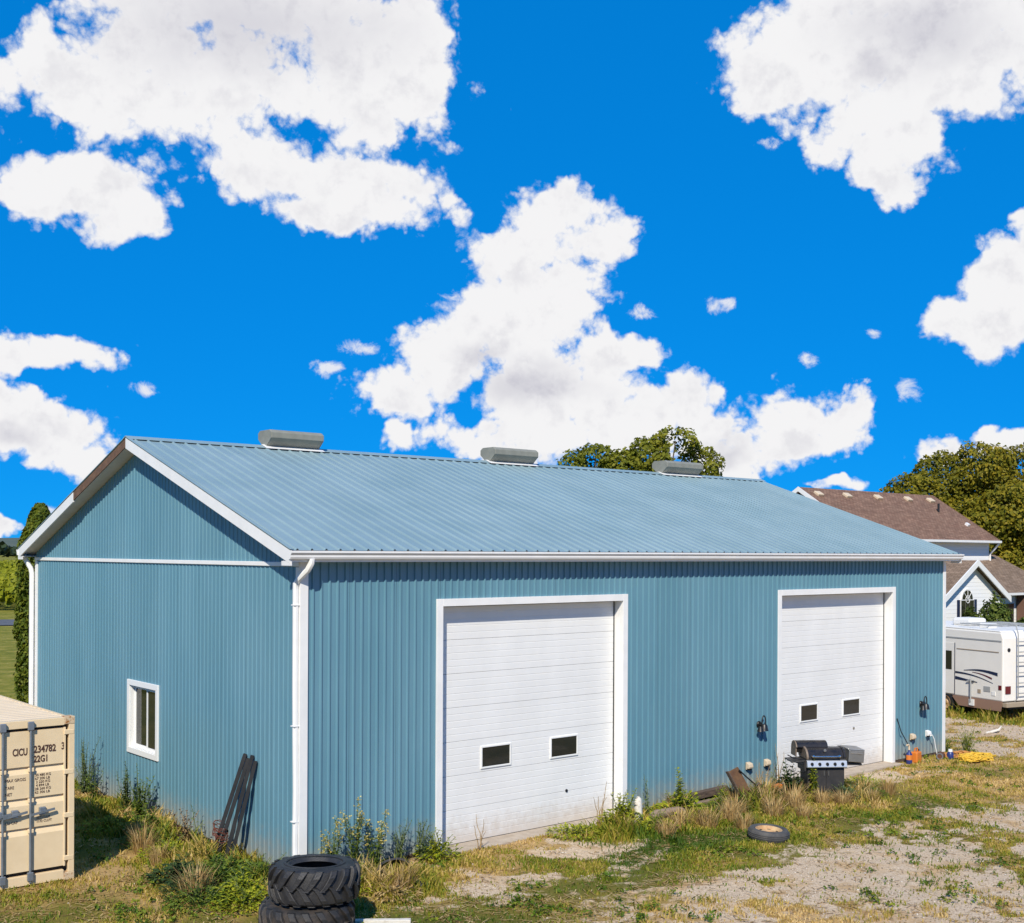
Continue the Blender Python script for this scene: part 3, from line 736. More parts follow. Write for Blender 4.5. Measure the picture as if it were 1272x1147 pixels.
# ------------------------------------------------------------------ shipping container
CW, CL, CH = 2.438, 6.06, 2.56
cp = np.array([-6.871, 18.611]) - CW*U
con = thing('shipping_container', 'beige shipping container with its locked doors facing the camera', 'container', (cp[0], cp[1], -.01), TH)
PW = .09
for (x, y) in ((0,0),(CW-PW,0),(0,CL-PW),(CW-PW,CL-PW)):
    MB().box(x, x+PW, y, y+.10, .12, CH-.12).build('corner_post', m_beige, con, bevel=.006)
    for z in (0, CH-.12):
        MB().box(x-.004, x+.16 if x == 0 else x+PW+.004, y-.006, y+.17, z, z+.12).build('corner_casting', m_rustcorner, con, bevel=.01) if x == 0 else MB().box(x-.07, x+PW+.004, y-.006, y+.17, z, z+.12).build('corner_casting', m_rustcorner, con, bevel=.01)
MB().box(.16, CW-.16, .0, .10, CH-.13, CH-.01).build('door_header', m_beige, con, bevel=.006)
MB().box(.16, CW-.16, .0, .10, .02, .17).build('door_sill', m_beige, con, bevel=.006)
for x in (0.01, CW-.06):
    MB().box(x, x+.05, .17, CL-.11, CH-.10, CH-.03).build('top_rail', m_beige, con); MB().box(x, x+.05, .17, CL-.11, .02, .16).build('bottom_rail', m_beige, con)
def corr(n, dep, L_):
    pr = []; p = L_/n
    for i in range(n): a = i*p; pr += [(a,0),(a+.28*p,0),(a+.46*p,dep),(a+.76*p,dep),(a+.94*p,0)]
    pr.append((L_,0)); return pr
for x, sg in ((.02, 1), (CW-.02, -1)):
    mb = MB(); pr = corr(21, .036, CL-.30); k = len(pr)
    mb.add([(x+sg*d, .15+s, z) for z in (.16, CH-.10) for s, d in pr], [(i, i+1, k+i+1, k+i) for i in range(k-1)]); mb.build('side_panel', m_beige, con)
mb = MB(); pr = corr(29, .02, CL-.16); k = len(pr)
mb.add([(x, .08+s, CH-.035-d) for x in (.05, CW-.05) for s, d in pr], [(i, i+1, k+i+1, k+i) for i in range(k-1)]); mb.build('roof_panel', m_beige_clean, con)
MB().box(.16, CW-.16, CL-.06, CL-.02, .16, CH-.1).build('end_panel', m_beige, con)
MB().box(.06, CW-.06, .13, CL-.1, .10, .15).build('floor_frame', m_core, con)
MB().box(.09, CW-.09, .10, .12, .17, CH-.13).build('door_gap', m_seal_gap, con)  # black sheet behind the leaves, shade of the door gap put into its colour
zt_, zb_ = 2.385, .235
for (a, b) in ((.135, 1.215), (1.225, 2.305)):
    zz = [zb_, .90, 1.36, 1.84, zt_]; pr = [(.095, zb_)]
    for i in range(4):
        z0, z1 = zz[i], zz[i+1]
        pr += [(.018, z0 + (.0 if i == 0 else 0.0)), (.018, z1-.115 if i < 3 else z1)]
        if i < 3: pr += [(.055, z1-.03), (.055, z1-.004)]
    pr += [(.095, zt_)]
    dn = D.objects.new('container_door', None); COL.objects.link(dn); dn.parent = con
    MB().extrude(pr, a+.03, b-.03, lambda t, p, q: (t, p, q)).build('door_skin', m_beige, dn)
    for x in (a, b-.03): MB().box(x, x+.03, .012, .09, zb_-.01, zt_+.01).build('door_stile', m_beige, dn, bevel=.004)
    for x in ((a+.10+.025 if a > 1 else a+.545), (a+.535 if a > 1 else b-.105)):
        MB().tube([(x, -.022, .06), (x, -.022, CH-.09)], .02, 10).build('locking_bar', m_zinc, dn, smooth=True)
        for z in (.09, CH-.16):
            MB().box(x-.045, x+.045, -.05, .001, z, z+.13).build('bar_keeper', m_zinc, dn, bevel=.008)
        for z in (.82, 1.29, 1.76):
            MB().box(x-.035, x+.05, -.035, .017, z, z+.06).build('bar_bracket', m_beige, dn, bevel=.008)
        MB().bar((x, -.05, 1.10), (x+.36, -.045, 1.155), .02, .035).build('lock_handle', m_zinc, dn)
        MB().box(x+.13, x+.23, -.045, .016, 1.08, 1.20).build('handle_catch', m_zinc, dn, bevel=.01)
    xh = (a-.12, a+.03) if a < 1 else (b-.03, b+.125)
    for z in (.31, .98, 1.66, 2.28):
        MB().box(xh[0], xh[1], -.004, .04, z, z+.075).build('hinge_blade', m_beige, dn, bevel=.008)
def text(s, x, z, h, parent, mat, fn, name='lettering', sx=1.0, bold=0):
    cu = D.curves.new('t', 'FONT'); cu.body = s; cu.size = h/.69; cu.extrude = .0015; cu.resolution_u = 3; cu.offset = bold
    ob = D.objects.new('t', cu); COL.objects.link(ob); bpy.context.view_layer.update()
    me = D.meshes.new_from_object(ob.evaluated_get(bpy.context.evaluated_depsgraph_get()))
    D.objects.remove(ob); D.curves.remove(cu)
    co = np.zeros(len(me.vertices)*3); me.vertices.foreach_get('co', co); co = co.reshape(-1, 3)
    out = np.array([fn(x + p[0]*sx, z + p[1], p[2]) for p in co]); me.vertices.foreach_set('co', out.ravel()); me.update()
    me.materials.clear(); me.materials.append(mat); me.name = name
    o = D.objects.new(name, me); COL.objects.link(o); o.parent = parent; return o
ft = lambda x, z, d: (x, .0145 - d, z)
text('CICU', 1.50, 2.02, .105, con, m_ink, ft, sx=.62, bold=.004)
text('234782', 1.815, 2.04, .105, con, m_ink, ft, sx=.74, bold=.004)
text('3', 2.232, 2.055, .105, con, m_ink, ft, sx=.8, bold=.003)
text('22G1', 1.815, 1.895, .098, con, m_ink, ft, sx=.70, bold=.004)
for s, z in (('MAX GROSS', 1.63), ('TARE', 1.52), ('NET', 1.42)): text(s, 1.395, z, .045, con, m_ink, ft, sx=.85)
for i, s in enumerate(('30 480 KG', '67 200 LB', ' 2 220 KG', ' 4 894 LB', '28 260 KG', '62 306 LB')): text(s, 1.835, 1.675 - i*.053, .038, con, m_ink, ft, sx=1.0)
text('CU CAP', 1.395, .985, .04, con, m_ink, ft, sx=.9)
for i, s in enumerate(('33.2 CU.M', '1172 CU.FT')): text(s, 1.86, 1.015 - i*.055, .038, con, m_ink, ft, sx=.85)

# ------------------------------------------------------------------ tyres
def tractor_tyre(name, label, loc, Rr, w, nl, mat, tilt=(0,0,0), flip=1):
    t = thing(name, label, 'tyre', loc, 0, 'stacked tractor tyres', rot=tilt)
    ri = Rr*.49
    pr = [(ri+.01,.06),(ri+.05,.015),(Rr*.80,.0),(Rr*.90,.035),(Rr*.92,.10),(Rr*.925,w*.5),(Rr*.92,w-.10),(Rr*.90,w-.035),(Rr*.80,w),(ri+.05,w-.015),(ri+.01,w-.06),(ri+.06,w-.07),(Rr*.88,w-.08),(Rr*.90,w*.5),(Rr*.88,.08),(ri+.06,.07)]
    MB().lathe(pr, 48, closed=True).build('carcass', mat, t, smooth=True)
    MB().lathe([(ri+.075,w-.001),(ri+.085,w+.008),(ri+.10,w+.008),(ri+.11,w-.001)], 48).build('bead_ring', mat, t, smooth=True)
    protos = []
    for up in (0, 1):
        mb = MB(); T = 6; wd = .055
        for i in range(T+1):
            s = i/T
            z = w*.5 + (w*.5 - .012)*s*1.0 - .03*(1-s); rad = Rr*(1.0 if s < .75 else 1.0 - .075*((s-.75)/.25)); inn = Rr*.905 if s < .8 else Rr*.87
            a = flip*(.30*s**.8); hw = wd*(.75+.35*s)
            for (rr, da) in ((inn, -1), (rad, -.8), (rad, .8), (inn, 1)):
                an = a + da*hw/Rr
                zz = z if up else w - z
                mb.v.append((rr*math.cos(an), rr*math.sin(an), zz))
        for i in range(T):
            for j in range(3): mb.f.append((i*4+j, i*4+j+1, (i+1)*4+j+1, (i+1)*4+j))
        mb.f.append((0,1,2,3)); mb.f.append((T*4+3,T*4+2,T*4+1,T*4))
        protos.append(mb.build('tread_lug', mat, t, bevel=.006, seg=1))
    for k in range(1, nl):
        for up in (0, 1): copy_part(protos[up], t, rot=(0,0,2*math.pi*k/nl))
    off = math.pi/nl
    for c in t.children:
        if c.name.startswith('tread_lug') and c.data == protos[0].data: c.rotation_euler.z += off
    return t
tx, ty = -2.67, 15.93; tz = gzf(tx, ty)
tractor_tyre('tractor_tyre', 'dusty black tractor tyre lying flat under another tyre', (tx-.07, ty-.03, tz), .64, .50, 20, m_tyre_dust, (0,0,.1), -1)
tractor_tyre('tractor_tyre', 'black tractor tyre lying flat on top of another tyre', (tx+.02, ty, tz+.515), .615, .48, 18, m_tyre, (R(-2),R(1.5),.5), 1)
# car wheel
wx, wy = 4.64, 21.42
cw = thing('car_wheel', 'car wheel with rusty cream steel rim lying flat on the gravel', 'wheel', (wx, wy, gzf(wx,wy)+.0), .3, rot=(R(3), R(2), .3))
MB().lathe([(.235,.03),(.27,.0),(.335,.012),(.365,.05),(.368,.15),(.335,.195),(.27,.205),(.235,.18),(.25,.12),(.25,.08)], 40, closed=True).build('tyre', m_cartyre, cw, smooth=True)
for z in (.07,.10,.13):
    MB().lathe([(.366,z),(.374,z+.004),(.374,z+.018),(.366,z+.022)], 40).build('tread_rib', m_cartyre, cw, smooth=True)
MB().lathe([(.24,.185),(.222,.19),(.205,.15),(.195,.12),(.15,.135),(.10,.15),(.055,.13),(.04,.12),(.04,.08),(.24,.06)], 36).build('rim', m_rimrust, cw, smooth=True)
for k in range(6):
    a = k*math.pi/3; MB().obox((.165*math.cos(a), .165*math.sin(a), .132), (.035,.06,.02), (0,0,a)).build('rim_slot', m_seal_gap, cw, bevel=.008)
MB().lathe([(0,.10),(.04,.10)], 16).build('hub_hole', m_seal_gap, cw)

# ------------------------------------------------------------------ grill
gx0, gy0 = 6.66, 25.45
gl = thing('barbecue_grill', 'black gas grill with steel control panel and side burner by right door', 'grill', (gx0, gy0, gzf(gx0,gy0)), .07)
MB().box(-.40,.40,-.25,.25,.10,.62).build('cabinet', m_cabinet, gl, bevel=.012)
for sx in (-1,1):
    a, b = sorted((sx*.395, sx*.008)); MB().box(a, b, -.268, -.251, .13, .60).build('cabinet_door', m_cabinet, gl, bevel=.006)
    MB().tube([(sx*.05,-.285,.46),(sx*.05,-.285,.56)], .008, 6).build('door_handle', m_steel, gl)
for sx in (-1,1):
    for sy in (-1,1): MB().lathe([(0,-.02),(.045,-.02),(.05,0),(.045,.02),(0,.02)], 12, (sx*.36, sy*.2, .05), 'x').build('caster', m_blackmetal, gl)
cpn = MB().extrude([(-.33,.63),(-.36,.65),(-.33,.775),(-.25,.79),(-.25,.63)], -.43, .43, lambda t, p, q: (t, p, q)).build('control_panel', m_panelsteel, gl, bevel=.008)
for i in range(5):
    x = -.33 + i*.165; MB().lathe([(0,-.035),(.026,-.035),(.032,-.005),(.036,0)], 12, (x, -.347, .715), 'y').build('knob', m_blackmetal, gl, smooth=True)
MB().box(-.42,.42,-.25,.27,.625,.80).build('firebox', m_cabinet, gl, bevel=.01)
def lidprof(d=0): 
    pr = [(-.27,.80)]
    for a in np.linspace(R(175), R(8), 12): pr.append((.02+(.29+d)*math.cos(a), .83 + (.20+d)*math.sin(a)))
    return pr + [(.29,.80)]
lid = MB().extrude(lidprof(), -.38, .38, lambda t, p, q: (t, p, q)).build('lid', m_lid, gl, bevel=.01)
for sx in (-1, 1):
    a, b = sorted((sx*.38, sx*.425)); MB().extrude(lidprof(.018), a, b, lambda t, p, q: (t, p, q)).build('lid_end', m_lidend if sx < 0 else m_lid, gl, bevel=.01)
mb = MB(); pr = [(.0,1.00)]
for a in np.linspace(R(165), R(5), 9): pr.append((.14+.19*math.cos(a), .98+.17*math.sin(a)))
mb.extrude(pr + [(.33,.9),(.05,.9)], -.55, .12, lambda t, p, q: (t, p, q)); mb.build('rear_hood', m_lid, gl, bevel=.012)
mb = MB(); mb.extrude([(p, q) for p, q in pr] + [(.34,.82),(.0,.82)], -.58, -.552, lambda t, p, q: (t, p, q)); mb.build('rear_hood_end', m_lidend, gl, bevel=.006)
MB().tube([(-.30,-.33,.87),(-.30,-.36,.875),(.26,-.36,.875),(.26,-.33,.87)], .016, 10).build('lid_handle', m_chrome, gl, smooth=True)
for x in (-.30,.26): MB().lathe([(0,-.02),(.03,-.015),(.03,.05),(0,.05)], 10, (x, -.345, .873), 'y').build('handle_end', m_chrome, gl)
MB().lathe([(0,-.012),(.03,-.01),(.034,0)], 14, (-.02,-.245,.985), 'y').build('thermometer', m_steel, gl)
sb = MB().obox((.66,-.02,.86), (.34,.50,.26), (0,R(4),0)).build('side_burner', m_steel, gl, bevel=.015)
MB().obox((.655,-.02,1.0), (.36,.52,.03), (0,R(4),0)).build('side_burner_lid', m_steel, gl, bevel=.01)
MB().obox((.66,-.278,.92), (.26,.015,.012), (0,R(4),0)).build('burner_handle', m_chrome, gl)
MB().box(.44,.80,-.20,.22,.66,.70).build('shelf_bracket', m_cabinet, gl)
MB().obox((-.60,-.02,.76), (.30,.50,.03), (0,R(-4),0)).build('side_shelf', m_cabinet, gl, bevel=.01)
MB().tube([(-.46,-.26,.79),(-.70,-.26,.83),(-.83,-.24,.90)], .012, 8).build('utensil_rail', m_blackmetal, gl)
MB().tube([(-.48,-.27,.70),(-.62,-.27,.735),(-.70,-.26,.76)], .014, 8).build('utensil_rail', m_blackmetal, gl)
MB().box(-.46,-.425,-.24,.24,.55,.78).build('shelf_bracket', m_cabinet, gl)

# ------------------------------------------------------------------ scrap along the wall
def lw(name, mb, mat, lx, ly, z=0, rz=0, label=None, cat=None, group=None, smooth=False, bevel=0, rot=None):
    p = W2(lx, ly); o = mb.build(name, mat, None, smooth, bevel); o.location = (p[0], p[1], gzf(*p) + z)
    o.rotation_euler = rot if rot else (0, 0, TH + rz); tag(o, label, cat, group); return o
p = W2(9.68, -.85)
rs_ = thing('scrap_metal', 'rusty old implement seat with bent lever leaning by the wall', 'scrap metal', (p[0], p[1], gzf(*p)), TH)
rs_.scale = (1.05,1.0,.82)
MB().obox((0,.0,.62),(.34,.035,.62),(R(-16),R(-17),0)).build('back_plate', m_rustplate, rs_, bevel=.01)
MB().obox((-.17,-.02,.60),(.03,.09,.64),(R(-16),R(-17),0)).build('side_rail', m_timberdark, rs_, bevel=.008)
MB().obox((.17,.0,.26),(.42,.26,.07),(R(8),R(14),.1)).build('seat_base', m_timberdark, rs_, bevel=.01)
MB().tube([(.02,.0,.90),(.26,-.03,.66),(.48,-.06,.46)], .016, 8).build('lever', m_blackmetal, rs_)
MB().tube([(.46,-.06,.44),(.54,-.08,.52)], .02, 8).build('lever_grip', m_blackmetal, rs_)
MB().tube([(.20,-.10,.05),(.24,-.05,.32),(.62,-.02,.42),(.74,-.05,.34)], .022, 8).build('frame_bar', m_rustwire, rs_)
MB().tube([(-.12,.1,.0),(.10,-.05,.30)], .022, 8).build('frame_bar', m_rustwire, rs_)
MB().lathe([(.05,-.03),(.11,-.03),(.11,.03),(.05,.03)], 14, (.62,-.05,.36), 'y', closed=True).build('small_pulley', m_rustplate, rs_)
lw('timber_beam', MB().box(-.85,.85,-.07,.07,0,.14), m_timberdark, 9.25, -.16, .10, -.02, 'dark old timber beam lying along the foot of the blue wall', 'timber', bevel=.01, rot=(0,R(-2),TH-.02))
lw('timber_board', MB().box(-.50,.50,-.06,.06,0,.05), m_timber, 9.15, -.42, .06, .03, 'grey weathered board lying in front of the dark beam', 'timber', bevel=.006)
lw('weathered_log', MB().tube([(-.40,0,.09),(-.25,.02,.12),(0,.0,.13),(.25,-.02,.15),(.38,-.02,.13)], [.07,.09,.085,.07,.05], 9), m_timber, 7.45, -.95, .05, -.12, 'short grey weathered log lying in dry grass beside white stump', 'log', smooth=True)
lw('white_stump', MB().tube([(0,0,-.05),(.01,0,.2),(-.01,0,.42),(.0,0,.52),(0,0,.56)], [.085,.08,.078,.06,.02], 9), m_whitewood, 6.78, -.83, 0, 0, 'white flaking wooden stump standing in weeds right of left door', 'stump', smooth=True)
x, y = -1.86, 16.33
o = MB().obox((0,0,.05),(.95,.10,.08)).build('white_plank', m_whitewood, None, bevel=.008); o.location = (x, y, gzf(x,y)); o.rotation_euler = (0,0,.05); tag(o, 'flaking white plank lying on the grass right of the tyres', 'plank')
lw('brick_scrap', MB().obox((0,0,.1),(.34,.12,.10),(.1,-.1,.0)), m_orange, 11.05, -.75, .1, .1, 'orange rusty block half hidden in weeds left of the grill', 'scrap', bevel=.02)
# black tub and pipe
px_, py_ = -1.95, 18.75
tb = thing('black_tub', 'crumpled black plastic tub lying in weeds right of tyres', 'tub', (px_, py_, gzf(px_,py_)), .4, rot=(R(62), R(12), .3))
mb = MB(); pr = [(0,.0),(.17,.0),(.20,.05),(.235,.40),(.265,.405),(.265,.425),(.225,.425),(.19,.06),(.0,.04)]
mb.lathe(pr, 22); mb.v = [(x*(1+.10*math.sin(5*z+2*x)), y*(.80+.08*math.sin(9*x)), z + .02*math.sin(7*x+3*y)) for x, y, z in mb.v]
mb.build('tub_shell', m_tyre_dark, tb, smooth=True)
MB().tube([(.25,.02,.40),(.31,0,.30),(.32,0,.22),(.24,-.02,.12)], .012, 6).build('tub_handle', m_zinc, tb)
pp = MB(); n = 26
for i in range(n):
    s = i/(n-1); pp.v += []
pts = []; rs2 = []
for i in range(41):
    s = i/40; pts.append((-.28+.62*s, .05*math.sin(3*s)-.12*s, .06+.05*math.sin(math.pi*s))); rs2.append(.052 + (.008 if i % 2 else 0))
pp = MB().tube(pts, rs2, 10); o = pp.build('drain_pipe', m_tyre_dark, None); o.location = (-1.62, 18.28, gzf(-1.62,18.28)); o.rotation_euler = (0,0,-.35)
tag(o, 'short black ribbed drain pipe lying on bare soil beside black tub', 'pipe')
# things near the far corner
p = W2(17.25, -.28)
jg = thing('orange_jug', 'orange plastic jug standing at the wall right of the right door', 'jug', (p[0], p[1], gzf(*p)), TH+.1)
MB().box(-.13,.13,-.09,.09,0,.28).build('jug_body', m_orange, jg, bevel=.03)
MB().tube([(-.08,0,.27),(-.08,0,.36),(.05,0,.36),(.07,0,.27)], .018, 8).build('jug_handle', m_orange, jg, smooth=True)
MB().lathe([(0,.05),(.03,.05),(.03,0)], 12, (.1,0,.28)).build('jug_cap', m_blackmetal, jg)
p = W2(16.98, -.25)
bt = thing('spray_bottle', 'small blue and cream spray bottle beside the orange jug', 'bottle', (p[0], p[1], gzf(*p)), TH)
MB().lathe([(0,0),(.07,0),(.075,.03),(.075,.24),(.03,.30),(.03,.34),(0,.34)], 14).build('bottle_body', m_bluep, bt, smooth=True)
MB().lathe([(.0765,.10),(.0765,.22)], 14).build('bottle_label', m_orange, bt)
MB().tube([(0,0,.34),(0,0,.44),(-.02,0,.47),(-.10,0,.47)], .022, 8).build('spray_head', m_cream, bt, smooth=True)
p = W2(18.15, -.42)
cn = thing('rusty_can', 'brown rusty can lying on its side near the yellow rope', 'can', (p[0], p[1], gzf(*p)+.09), TH+.3)
MB().lathe([(0,-.10),(.09,-.10),(.095,-.09),(.09,0),(.095,.09),(.09,.10),(0,.10)], 16, (0,0,0), 'x').build('can_body', m_brownreel, cn, smooth=True)
MB().lathe([(.06,-.101),(.088,-.103),(.088,-.108),(.06,-.108)], 16, (0,0,0), 'x', closed=True).build('can_rim', m_zinc, cn)
p = W2(18.38, -.55)
bb = thing('blue_bottle', 'small dark blue bottle with white cap beside the rusty can', 'bottle', (p[0], p[1], gzf(*p)), TH)  # a small capped bottle
MB().lathe([(0,0),(.08,0),(.085,.02),(.08,.15),(.05,.19),(0,.19)], 14).build('bottle_body', m_bluep, bb, smooth=True)
MB().lathe([(0,.25),(.05,.25),(.055,.19),(0,.19)], 12).build('bottle_cap', m_plasticwhite, bb)
def coil(name, mat, lx, ly, label, n, rx, ry, r, turns, h, seed):
    rr = random.Random(seed); pts = []
    for i in range(turns*14):
        a = i/14*2*math.pi; k = 1 - .55*rr.random()
        pts.append((rx*k*math.cos(a) + .05*rr.uniform(-1,1), ry*k*math.sin(a) + .05*rr.uniform(-1,1), r + h*rr.random()*(1 - .5*k)))
    sm = []
    for i in range(len(pts)-1):
        for s in (0, .5): sm.append(tuple(pts[i][k]*(1-s)+pts[i+1][k]*s for k in range(3)))
    return lw(name, MB().tube(sm, r, 6), mat, lx, ly, .02, 0, label, 'rope' if 'rope' in name else 'hose', smooth=True)
coil('yellow_rope', m_rope, 18.75, -1.05, 'tangled heap of bright yellow rope on grass near the barn corner', 1, .62, .38, .014, 26, .17, 3)
coil('garden_hose', m_hose, 18.85, -.45, 'coiled orange brown hose on the ground behind the yellow rope', 1, .62, .26, .016, 9, .10, 5)
# pale branch near the trailer
o = MB().tube([(-.34,0,.03),(-.12,.05,.04),(.1,.0,.10),(.24,.05,.20)], [.03,.04,.035,.012], 7).build('pale_branch', m_whitewood, None, smooth=True)
o.location = (14.0, 34.3, gzf(14,34.3)); o.rotation_euler = (0,0,.3); tag(o, 'pale broken branch lying at the gravel edge before the trailer', 'branch')

# ------------------------------------------------------------------ travel trailer
rvd = math.atan2(.90, -.43)           # body runs away from the camera
rv = thing('travel_trailer', 'off white travel trailer with navy swoosh stripes parked beyond barn', 'trailer', (15.15, 36.6, -.02), rvd)
# local: x along the body (away), y to the left of travel; the visible side is y = 0, the body extends to y = -2.45
RL, RW_, Z0, Z1 = 7.6, 2.45, .62, 2.76
def rvp(p): return p
prof = [(0,Z0),(0,2.58),(.07,Z1),(RL-.5,Z1+.05),(RL,2.1),(RL,Z0)]
MB().extrude(prof, -RW_, 0, lambda t, p, q: (p, t, q)).build('body_shell', m_rv, rv, bevel=.04)
MB().extrude([(.10,Z1+.003),(RL-.5,Z1+.053),(RL-.5,Z1+.10),(.15,Z1+.05)], -RW_+.03, -.03, lambda t, p, q: (p, t, q)).build('roof_skin', m_rvroof, rv, bevel=.02)
MB().extrude([(.06,Z0-.30),(.0,Z0+.01),(2.0,Z0+.01),(2.0,Z0-.05),(1.75,Z0-.30)], .002, .02, lambda t, p, q: (p, t, q)).build('side_skirt', m_rvskirt, rv)
MB().box(3.7, RL-.1, .002, .02, Z0-.30, Z0+.01).build('side_skirt', m_rvskirt, rv)
MB().box(.05, RL-.3, -RW_+.3, -.3, Z0-.25, Z0-.003).build('chassis', m_blackmetal, rv)
def strip(x0, x1, z0, z1, name, mat, y=.001, th=.012, bev=0): return MB().box(x0, x1, y, y+th, z0, z1).build(name, mat, rv, bevel=bev)
strip(.05, 3.2, 2.47, 2.51, 'awning_rail', m_greyp); strip(.15, 1.85, 2.13, 2.155, 'trim_strip', m_tanstripe)
for x in (1.93, 2.62): strip(x-.012, x+.012, .66, 2.32, 'door_edge', m_navy)
strip(1.945, 2.605, .67, 2.31, 'entry_door', m_rv); strip(2.05, 2.36, 1.45, 2.05, 'door_pane', m_glass, .014, .008, 0)
def swoosh(x0, x1, z0, z1, w0, w1, bow, mat):
    n = 12; mb = MB(); vs = []
    for y in (.002, .010):
        for i in range(n+1):
            s = i/n; x = x0+(x1-x0)*s; z = z0+(z1-z0)*s + bow*math.sin(math.pi*s); w = (w0+(w1-w0)*s)/2
            vs += [(x,y,z-w),(x,y,z+w)]
    k = 2*(n+1); fs = []
    for i in range(n):
        a = 2*i; fs += [(a,a+2,a+3,a+1),(k+a,k+a+1,k+a+3,k+a+2),(a,k+a,k+a+2,a+2),(a+1,a+3,k+a+3,k+a+1)]
    mb.add(vs, fs); mb.build('swoosh_stripe', mat, rv)
swoosh(.20, 1.55, 1.45, 1.47, .10, .015, .06, m_navy); swoosh(.42, 1.2, 1.30, 1.44, .05, .01, .03, m_maroon)
swoosh(1.9, .38, 1.38, 1.16, .06, .01, .06, m_navy); swoosh(1.9, 1.0, 1.20, 1.13, .10, .02, .0, m_navy)
strip(.28, .42, .78, .90, 'fuel_hatch', m_plasticwhite); strip(.48, .74, .88, 1.04, 'vent_grille', m_greyp); strip(.86, .98, .80, .92, 'water_inlet', m_tanstripe)
MB().tube([(1.22,.06,.50),(1.22,.06,1.22),(1.22,.03,1.28)], .025, 8).build('jack_handle', m_greyp, rv); MB().box(1.10,1.30,.021,.05,.38,.58).build('jack_plate', m_plasticwhite, rv)
MB().tube([(1.08,.05,1.18),(1.38,.05,1.14)], .02, 6).build('jack_handle', m_greyp, rv)
strip(.04, .16, .98, 1.12, 'side_marker', m_red); MB().box(-.03,-.001,-.32,-.10,.86,1.10).build('tail_light', m_red, rv, bevel=.01); MB().box(-.03,-.001,-RW_+.10,-RW_+.32,.86,1.10).build('tail_light', m_red, rv, bevel=.01)
MB().lathe([(0,-.02),(.06,-.02),(.06,.0)], 12, (0,-.25,2.22), 'x').build('clearance_light', m_blackmetal, rv)
ld = D.objects.new('ladder', None); COL.objects.link(ld); ld.parent = rv
for y in (-.50,-.95): MB().tube([(.25,y,Z1+.25),(-.05,y,Z1+.22),(-.14,y,Z1-.05),(-.14,y,.75),(-.02,y,.62)], .02, 6).build('ladder_rail', m_greyp, ld, smooth=True)
for i in range(6): MB().tube([(-.14,-.50,.88+i*.32),(-.14,-.95,.88+i*.32)], .018, 6).build('rung', m_greyp, ld)
MB().box(-.16, .02, -RW_, .0, Z0-.16, Z0-.02).build('rear_bumper', m_tanstripe, rv, bevel=.01)
MB().box(-.004, -.001, -2.1, -1.15, 1.45, 2.05).build('rear_pane', m_glass, rv)
MB().box(2.1, 2.9, -1.6, -.85, Z1+.06, Z1+.32).build('roof_air_conditioner', m_rvroof, rv, bevel=.08)
MB().box(1.2, 1.6, -1.1, -.7, Z1+.05, Z1+.20).build('roof_hatch', m_rvroof, rv, bevel=.03)
MB().box(3.4, 3.9, -.9, -.4, Z1+.08, Z1+.42).build('roof_hatch', m_rvroof, rv, bevel=.04)
for y in (-.3,-2.1): MB().tube([(.3,y,Z1+.18),(2.0,y,Z1+.18)], .018, 6).build('roof_rail', m_greyp, rv)
for x in np.linspace(.3, 2.0, 5): MB().tube([(x,-.3,Z1+.18),(x,-2.1,Z1+.18)], .015, 6).build('roof_rail', m_greyp, rv)
for x in (2.35, 3.2):
    for y, s in ((-.02,1), (-RW_+.02,-1)):
        w_ = D.objects.new('wheel', None); COL.objects.link(w_); w_.parent = rv; w_.location = (x, y, .36)
        MB().lathe([(.21,-.10),(.30,-.11),(.35,-.08),(.36,0),(.35,.08),(.30,.11),(.21,.10)], 24, (0,-.1*s,0), 'y', closed=True).build('tyre', m_tyre_dark, w_, smooth=True)
        MB().lathe([(0,.06*s),(.06,.06*s),(.08,.03*s),(.19,.05*s),(.215,.09*s),(.215,-.02*s)], 24, (0,-.08*s,0), 'y').build('rim', m_rimrust if y > -1 else m_cream, w_, smooth=True)

# ------------------------------------------------------------------ houses
def house_roof(mb_fn): pass
h1o = Vector((16.7, 70.0)); hd = Vector((U[0], U[1])); hang = TH
# two storey house: local x along ridge, y back
h1 = thing('two_storey_house', 'white two storey house with brown shingle gable roof behind barn', 'house', (16.9, 70.3, 0), hang)
HL, HW, RH, EH = 14.8, 4.75, 9.12, 6.08
sl1 = (RH-EH)/HW
def gable_house_roof(parent, x0, x1, w, rh, sl, mat, th=.18, name='roof'):
    mb = MB()
    for s in (-1, 1):
        mb.add([(x, s*y, rh - sl*y + dz) for x in (x0, x1) for (y, dz) in ((0,0),(w,0),(w,-th),(0,-th))], [(0,1,2,3)[::s],(4,5,6,7)[::-s],(0,4,5,1)[::-s] if 0 else (0,4,5,1),(1,5,6,2),(2,6,7,3)])
    o = mb.build(name, mat, parent); o.data.update(); uv_planar(o); return o
wl = MB(); wl.box(.35, HL-.35, -4.2, 4.2, 0, EH-.05); wl.extrude([(-4.2,EH-.05),(4.2,EH-.05),(0,RH-.35)], .35, HL-.35, lambda t, p, q: (t, p, q)); wl.build('wall', m_siding, h1)
gable_house_roof(h1, 0, HL, HW, RH, sl1, m_shingle)
for x, rm in ((-.02, m_white), (HL-.03, m_shingle)):
    for s in (-1, 1):
        mb = MB(); mb.add([(xx, s*y, RH - sl1*y + dz) for xx in (x, x+.05) for (y, dz) in ((0,.02),(HW+.02,.02),(HW+.02,-.26),(0,-.26))], [(0,1,2,3),(7,6,5,4),(0,4,5,1),(1,5,6,2),(2,6,7,3),(3,7,4,0)]); uv_planar(mb.build('rake_board', rm, h1))
